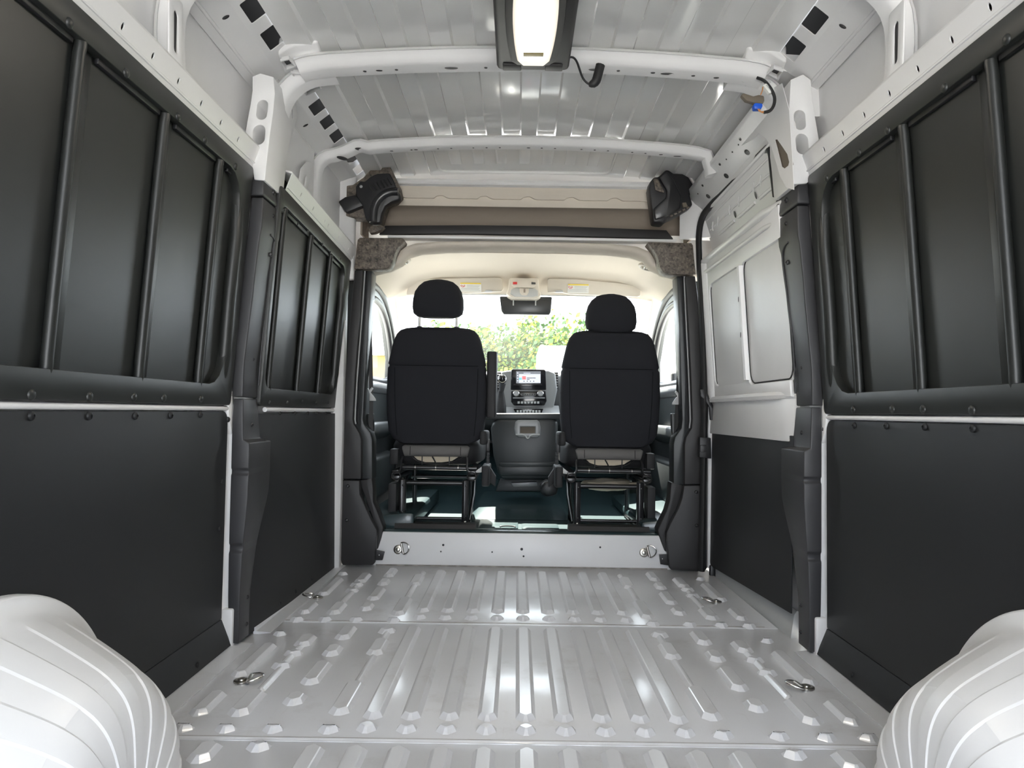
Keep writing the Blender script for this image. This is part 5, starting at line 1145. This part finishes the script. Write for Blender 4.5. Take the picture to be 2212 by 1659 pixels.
dpx('console_clip', [(1104, 1043), (1160, 1041), (1161, 1050), (1108, 1052)], YK + 0.10, 0.05, 'dashgrey', c, 0.004)
dpx('foot_panel', [(1080, 1034), (1200, 1034), (1195, 1062), (1070, 1062)], YK + 0.2, 0.05, 'doorplastic', c, 0.01)
tag(dpx('fire_pouch', [(1168, 1045), (1180, 1038), (1200, 1040), (1206, 1055), (1204, 1070), (1180, 1075), (1166, 1065)], 4.50, 0.12, 'black', None, 0.02), 'crumpled black pouch on the cab floor beside the passenger seat', 'pouch')
# crumpled pale bag under the passenger seat
bm = bmesh.new(); bmesh.ops.create_icosphere(bm, subdivisions=4, radius=1.0)
import mathutils
for v in bm.verts:
    n_ = mathutils.noise.noise(v.co * 2.3) * 0.22 + mathutils.noise.noise(v.co * 6) * 0.08
    v.co *= 1 + n_; v.co = Vector((0.50 + v.co.x * 0.16, 4.42 + v.co.y * 0.08, 0.385 + v.co.z * 0.035))
tag(put('bag', bm_mesh(bm, 'bag', 60), 'cream'), 'crumpled pale bag tucked under the passenger seat', 'bag')
# ================================================================== FITTINGS IN THE CARGO AREA
# ceiling lamp
L = thing('ceiling_lamp', 'lit dome lamp in a dark rectangular housing under the roof', 'lamp', (0.02, 2.2, 1.91))
LZ = 1.912
def LP(px, py, z=LZ): p = W(px, py, z=z); return (p.x, p.y)
fl, fr_ = LP(1076, 150), LP(1226, 153)
yf = (fl[1] + fr_[1]) / 2; xl, xr = fl[0], fr_[0]; xc = (xl + xr) / 2; yr = 1.80; hw = (xr - xl) / 2
def lam_ring(dx, z, r=0.012, dy=0.0): return [(x, y, z) for x, y in rrect(xc - hw + dx, xc + hw - dx, yr + dx, yf - dx, r, 3)]
rings('housing', [lam_ring(-0.004, LZ + 0.055), lam_ring(-0.004, LZ + 0.012), lam_ring(0.0, LZ + 0.003), lam_ring(0.004, LZ)], 'trimdark', L, smooth=40)
box('mount', xc - hw * .8, xc + hw * .8, yr + 0.05, yf - 0.09, LZ + 0.05, 2.03, 'trimdark', L, b=0.004)
def pill(k, y0, y1, z, w0, w1):
    out = []
    N = 20
    pts = []
    for i in range(N + 1):
        t = i / N; y = y0 + (y1 - y0) * t
        w_ = (w0 + (w1 - w0) * (1 - (2 * t - 1) ** 2)) * k
        e = min(1, min(t, 1 - t) / 0.06); w_ *= math.sqrt(max(0, 1 - (1 - e) ** 2)) * .25 + .75
        pts.append((w_, y))
    return [(xc + a, y, z) for a, y in pts] + [(xc - a, y, z) for a, y in pts[::-1]]
ye = LP(1150, 128)[1]; yb_ = LP(1150, 137)[1]
rings('bezel', [pill(1, yr + 0.04, yb_, LZ + 0.002, .070, .086), pill(1, yr + 0.04, yb_, LZ - 0.006, .068, .084), pill(1, yr + 0.05, yb_ - .01, LZ - 0.010, .060, .076)], 'trimdark', L, smooth=40)
rings('lens', [pill(1, yr + 0.06, ye, LZ - 0.008, .048, .064), pill(1, yr + 0.06, ye, LZ - 0.018, .047, .063), pill(1, yr + 0.07, ye - .006, LZ - 0.024, .042, .058)], 'lens', L, smooth=40)
yh = LP(1150, 112)[1]
rings('light_panel', [pill(1, yr + 0.09, yh, LZ - 0.0235, .032, .038), pill(1, yr + 0.09, yh, LZ - 0.0265, .030, .036)], 'lenshot', L, smooth=40)
q0, q1 = LP(1130, 122, LZ - .026), LP(1175, 113, LZ - .026)
box('lamp_switch', q0[0], q1[0], min(q0[1], q1[1]), max(q0[1], q1[1]), LZ - 0.027, LZ - 0.022, 'amber', L, b=0.001)
for a, b_ in ((1086, 1126), (1178, 1216)):
    x0, x1 = LP(a, 145)[0], LP(b_, 145)[0]
    box('clip_tab', x0, x1, yf - 0.045, yf + 0.001, LZ - 0.004, LZ + 0.02, 'trimdark', L, b=0.004)
lamp_l = bpy.data.lights.new('lamp_light', 'AREA'); lamp_l.shape = 'RECTANGLE'; lamp_l.size = 0.06; lamp_l.size_y = 0.45; lamp_l.energy = 0.6; lamp_l.color = (1, 0.9, 0.75)
lo = bpy.data.objects.new('lamp_light', lamp_l); col.objects.link(lo); lo.location = (xc, 2.12, LZ - 0.03)
cb = thing('lamp_cable', 'thin black cable with a taped plug dangling from the dome lamp', 'cable', (0.2, 2.56, 1.9))
yc = 2.53
tube('cord', smoothpts([W(px, py, y=yc) for px, py in ((1228, 124), (1238, 123), (1246, 132), (1252, 150), (1258, 168), (1267, 179), (1276, 183))], 2), 0.0038, 'black', cb, n=8)
tube('plug', smoothpts([W(px, py, y=yc) for px, py in ((1272, 184), (1284, 180), (1289, 172), (1292, 160), (1297, 141))], 1), [0.006, 0.010, 0.014, 0.015, 0.016, 0.016, 0.016, 0.016][:8], 'rubber', cb, n=10)

# tie-down rings: plate, boss and D ring
def tie(loc, nrm, spin, label, grp, flat):
    t = put('tie_down_ring', None, world_m=frame_to(loc, nrm, spin)); t.empty_display_size = 0.05; tag(t, label, 'tie-down ring', grp)
    Mw = WM[t.name]
    def loc_put(name, bm, m): return put(name, bm_mesh(bm, name, 45), m, t, Mw)
    bm = bmesh.new(); N = 20
    for rr_, z in ((0,0),): pass
    V = [[bm.verts.new((r * math.cos(2 * math.pi * i / N), r * math.sin(2 * math.pi * i / N), z)) for i in range(N)] for r, z in ((.023, 0.0), (.023, .004), (.021, .0055), (.012, .0058), (.011, .009), (.006, .011))]
    for A, C in zip(V[:-1], V[1:]):
        for i in range(N): bm.faces.new((A[i], A[(i + 1) % N], C[(i + 1) % N], C[i]))
    bm.faces.new(V[-1]); loc_put('base_plate', bm, 'zinc')
    bm = bmesh.new(); tube_bm(bm, [(0.022, -0.026, 0.008), (0.022, 0.026, 0.008)], 0.006, 8); loc_put('hinge_sleeve', bm, 'zinc')
    lift = 0.006 if flat else 0.012
    pts = [(0.022, -0.024, .008), (0.024, -0.030, .009)] + [(0.026 + 0.034 * math.sin(a), -0.030 * math.cos(a), .010 + lift * math.sin(a)) for a in [k * math.pi / 10 for k in range(11)]] + [(0.024, 0.030, .009), (0.022, 0.024, .008)]
    bm = bmesh.new(); tube_bm(bm, pts, 0.0036, 8); loc_put('d_ring', bm, 'chrome')
for px, py, sp, lab in ((686, 1291, 0.1, "steel tie-down ring on the front floor bay, driver's side"), (1547, 1300, 0.1, 'steel tie-down ring on the front floor bay, sliding-door side'),
                        (522, 1470, 3.3, "steel tie-down ring on the middle floor bay, driver's side"), (1742, 1484, 0.1, 'steel tie-down ring on the middle floor bay, sliding-door side')):
    p = W(px, py, z=0.006); tie((p.x, p.y, 0.005 if p.y > 2.88 else 0.003), (0, 0, 1), sp, lab, 'tie-down rings', True)
for px, py, lab in ((860, 1187, "steel tie-down ring on the white riser, driver's side"), (1391, 1194, 'steel tie-down ring on the white riser, sliding-door side')):
    p = W(px, py, y=3.945); t = frame_to((p.x, 3.936 + 0.118 * p.z, p.z), (0, -1, 0.118))
    # spin so the D ring points across the van
    zx = t.to_3x3() @ Vector((1, 0, 0)); zy = t.to_3x3() @ Vector((0, 1, 0))
    ang = math.atan2(zy.x, zx.x) if True else 0
    tie((p.x, 3.936 + 0.118 * p.z, p.z), (0, -1, 0.118), ang + 0.25, lab, 'tie-down rings', False)

# wiring harness at the pillar head, sliding-door side
wh = thing('wiring_harness', 'taped cable loop with blue and white plugs hanging at the pillar head', 'wiring', W(1640, 230, y=2.60))
yw = 2.56
Pw = lambda a, b_, d=0.0: W(a, b_, y=yw + d)
tube('black_sleeve', smoothpts([Pw(1635, 168, .03), (Pw(1650, 173, .02)), Pw(1660, 184), Pw(1669, 198), Pw(1674, 212), Pw(1672, 228), Pw(1664, 240), Pw(1650, 243)], 2), 0.0055, 'rubber', wh, n=8)
plate('tape_wrap', pxpoly([(1601, 205), (1606, 200), (1628, 207), (1640, 204), (1651, 206), (1652, 216), (1649, 224), (1630, 222), (1612, 217)], yw), [], 0.022, frontal(yw), 'tape', wh, b=0.005)
plate('blue_plug', pxpoly([(1628, 225), (1632, 222), (1647, 223), (1648, 228), (1645, 235), (1630, 235)], yw - .004), [], 0.026, frontal(yw - .004), 'blueplug', wh, b=0.003, label='bright blue plug')
plate('white_plug', pxpoly([(1648, 184), (1655, 179), (1672, 194), (1669, 200), (1662, 201)], yw - .002), [], 0.020, frontal(yw - .002), 'whiteplug', wh, b=0.003, label='white plastic plug')
plate('plug_slot', pxpoly([(1655, 184), (1658, 183), (1668, 195), (1665, 196)], yw - .003), [], 0.004, frontal(yw - .003), 'greyclip', wh, b=0)
for a in (((1637, 235), (1640, 240), (1649, 244)), ((1640, 235), (1643, 241), (1650, 241)), ((1648, 188), (1646, 198), (1643, 205))):
    tube('bare_wire', [Pw(*q, -.004) for q in a], 0.0018, 'copper', wh, n=5)

# sliding door latch pieces on the partition post
lk = thing('door_latch', 'black latch block and guide rod on the post beside the sliding door', 'latch', W(1523, 965, y=3.83))
tube('guide_rod', smoothpts([W(px, py, y=3.835) for px, py in ((1519, 700), (1524, 820), (1526, 900), (1521, 940), (1517, 1040))], 1), 0.010, 'trimdark', lk, n=8)
solid_px('latch_block', [(1512, 944), (1536, 946), (1537, 991), (1511, 988)], 3.80, 0.04, 'black', lk, b=0.004)
solid_px('latch_face', [(1513, 961), (1526, 961), (1527, 976), (1513, 977)], 3.793, 0.012, 'cover', lk, b=0.003)
solid_px('latch_hook', [(1513, 841), (1522, 840), (1527, 846), (1534, 862), (1543, 880), (1546, 888), (1546, 907), (1535, 908), (1533, 880), (1524, 866), (1513, 856)], 3.81, 0.02, 'black', lk, b=0.004)
solid_px('hinge_knuckle', [(1535, 1223), (1545, 1222), (1547, 1250), (1540, 1258), (1534, 1254)], 3.80, 0.03, 'black', lk, b=0.004)

# ================================================================== OUTSIDE
g = box('ground', -60, 60, -40, 80, -0.66, -0.62, 'asphalt', b=0, kind='structure'); g['label'] = 'grey asphalt yard outside the van'
gr = rings('grass', [[(-60, y, z), (60, y, z)] for y, z in ((19, -0.61), (24, -0.3), (40, 0.4), (75, 1.0))], 'grass', closed=False, caps=False, kind='stuff'); tag(gr, 'grassy verge ahead of the van', 'grass')
def tree(x, y, h, r, seed, mats, label, grp):
    rnd = random.Random(seed)
    t = thing('roadside_tree', label, 'tree', (x, y, -0.5), grp)
    tube('trunk', [(x, y, -0.6), (x + rnd.uniform(-.2, .2), y, h * .4), (x, y, h * .8)], [0.16, 0.12, 0.04], 'bark', t, n=8)
    for m_, cnt in mats:
        bm = bmesh.new()
        for i in range(cnt):
            a = rnd.uniform(0, 2 * math.pi); u = rnd.uniform(-1, 1); k = rnd.uniform(0.25, 1) ** 0.5
            lump = 0.75 + 0.35 * math.sin(a * 3 + seed) * math.cos(u * 4 + seed)
            c = Vector((x + r * k * lump * math.cos(a) * math.sqrt(1 - u * u), y + r * k * lump * math.sin(a) * math.sqrt(1 - u * u), h * .52 + h * .48 * u * k * lump))
            sz = rnd.uniform(0.045, 0.11); n_ = Vector((rnd.gauss(0, 1), rnd.gauss(0, 1), rnd.gauss(0, 1))).normalized()
            p = n_.orthogonal().normalized() * sz; q = n_.cross(p) * 0.6
            bm.faces.new([bm.verts.new(c + p), bm.verts.new(c + q), bm.verts.new(c - p), bm.verts.new(c - q)])
        me = bpy.data.meshes.new('foliage'); bm.to_mesh(me); bm.free(); put('foliage', me, m_, t)
TR = [(-1.9, 20.5, 3.2, 1.3), (-1.2, 22, 3.7, 1.7), (0.5, 21, 3.8, 1.6), (1.9, 21.5, 3.6, 1.4), (2.9, 24, 2.9, 1.2), (0.0, 25, 3.4, 1.8)]
LBL = ['low yellow-green tree at the end of the leafy row', 'broad yellow-green tree next to the low one', 'tall yellow-green tree in the middle of the leafy row', 'yellow-green tree rising behind the white box truck', 'small yellow-green bush beyond the white box truck', 'dense green tree standing behind the leafy row']
for i, (x, y, h, r) in enumerate(TR):
    tree(x, y, h, r, i + 3, [('leafgreen', 3200), ('leaflime', 2200), ('leafyellow', 1000)] if i < 5 else [('leafgreen', 5000), ('leaflime', 1000)], LBL[i], 'trees ahead of the windscreen')
tk = thing('box_truck', 'white box truck parked ahead, its plain rear wall showing', 'truck', (2.3, 14, -0.62))
p0 = W(1165, 746, y=14); zt = p0.z
box('cargo_box', p0.x, p0.x + 2.3, 14, 16.2, 0.25, zt, 'truckwhite', tk, b=0.03)
box('bumper', p0.x, p0.x + 2.3, 13.95, 14.1, 0.0, 0.2, 'black', tk, b=0.02)
for x in (p0.x + 0.25, p0.x + 2.05):
    bm = bmesh.new(); tube_bm(bm, [(x - .12, 15.2, -0.2), (x + .12, 15.2, -0.2)], 0.42, 20); put('wheel', bm_mesh(bm, 'wheel', 40), 'rubber', tk)
hs = thing('tan_building', 'low tan building seen through the driver cab window', 'building', (-7, 24, -0.6))
box('wall', -11, -3.7, 24, 29, -0.6, 2.5, 'tan', hs, b=0.02); box('roof', -11.3, -3.5, 23.7, 29.3, 2.5, 2.75, 'truckwhite', hs, b=0.02)
for x in (-10, -8, -6): box('window', x, x + 1.1, 23.96, 24.05, 0.6, 1.8, 'gloss', hs, b=0.01)
for s, pts, who in ((-1, [(780, 800), (798, 798), (800, 830), (782, 834)], "driver's"), (1, [(1453, 802), (1470, 804), (1470, 836), (1455, 838)], "passenger's")):
    yw = 5.35
    mq = thing('wing_mirror', 'dark wing mirror outside the %s cab window' % who, 'mirror', W(*pts[0], y=yw))
    c0 = pxpoly(pts, yw)
    plate('mirror_housing', c0, [], 0.10, frontal(yw), 'black', mq, b=0.015)
    xm = sum(p[0] for p in c0) / 4; zm = sum(p[1] for p in c0) / 4
    tube('mirror_arm', [(xm, yw + .06, zm - .04), (s * 1.0, yw + 0.12, 0.95)], 0.02, 'black', mq, n=8)
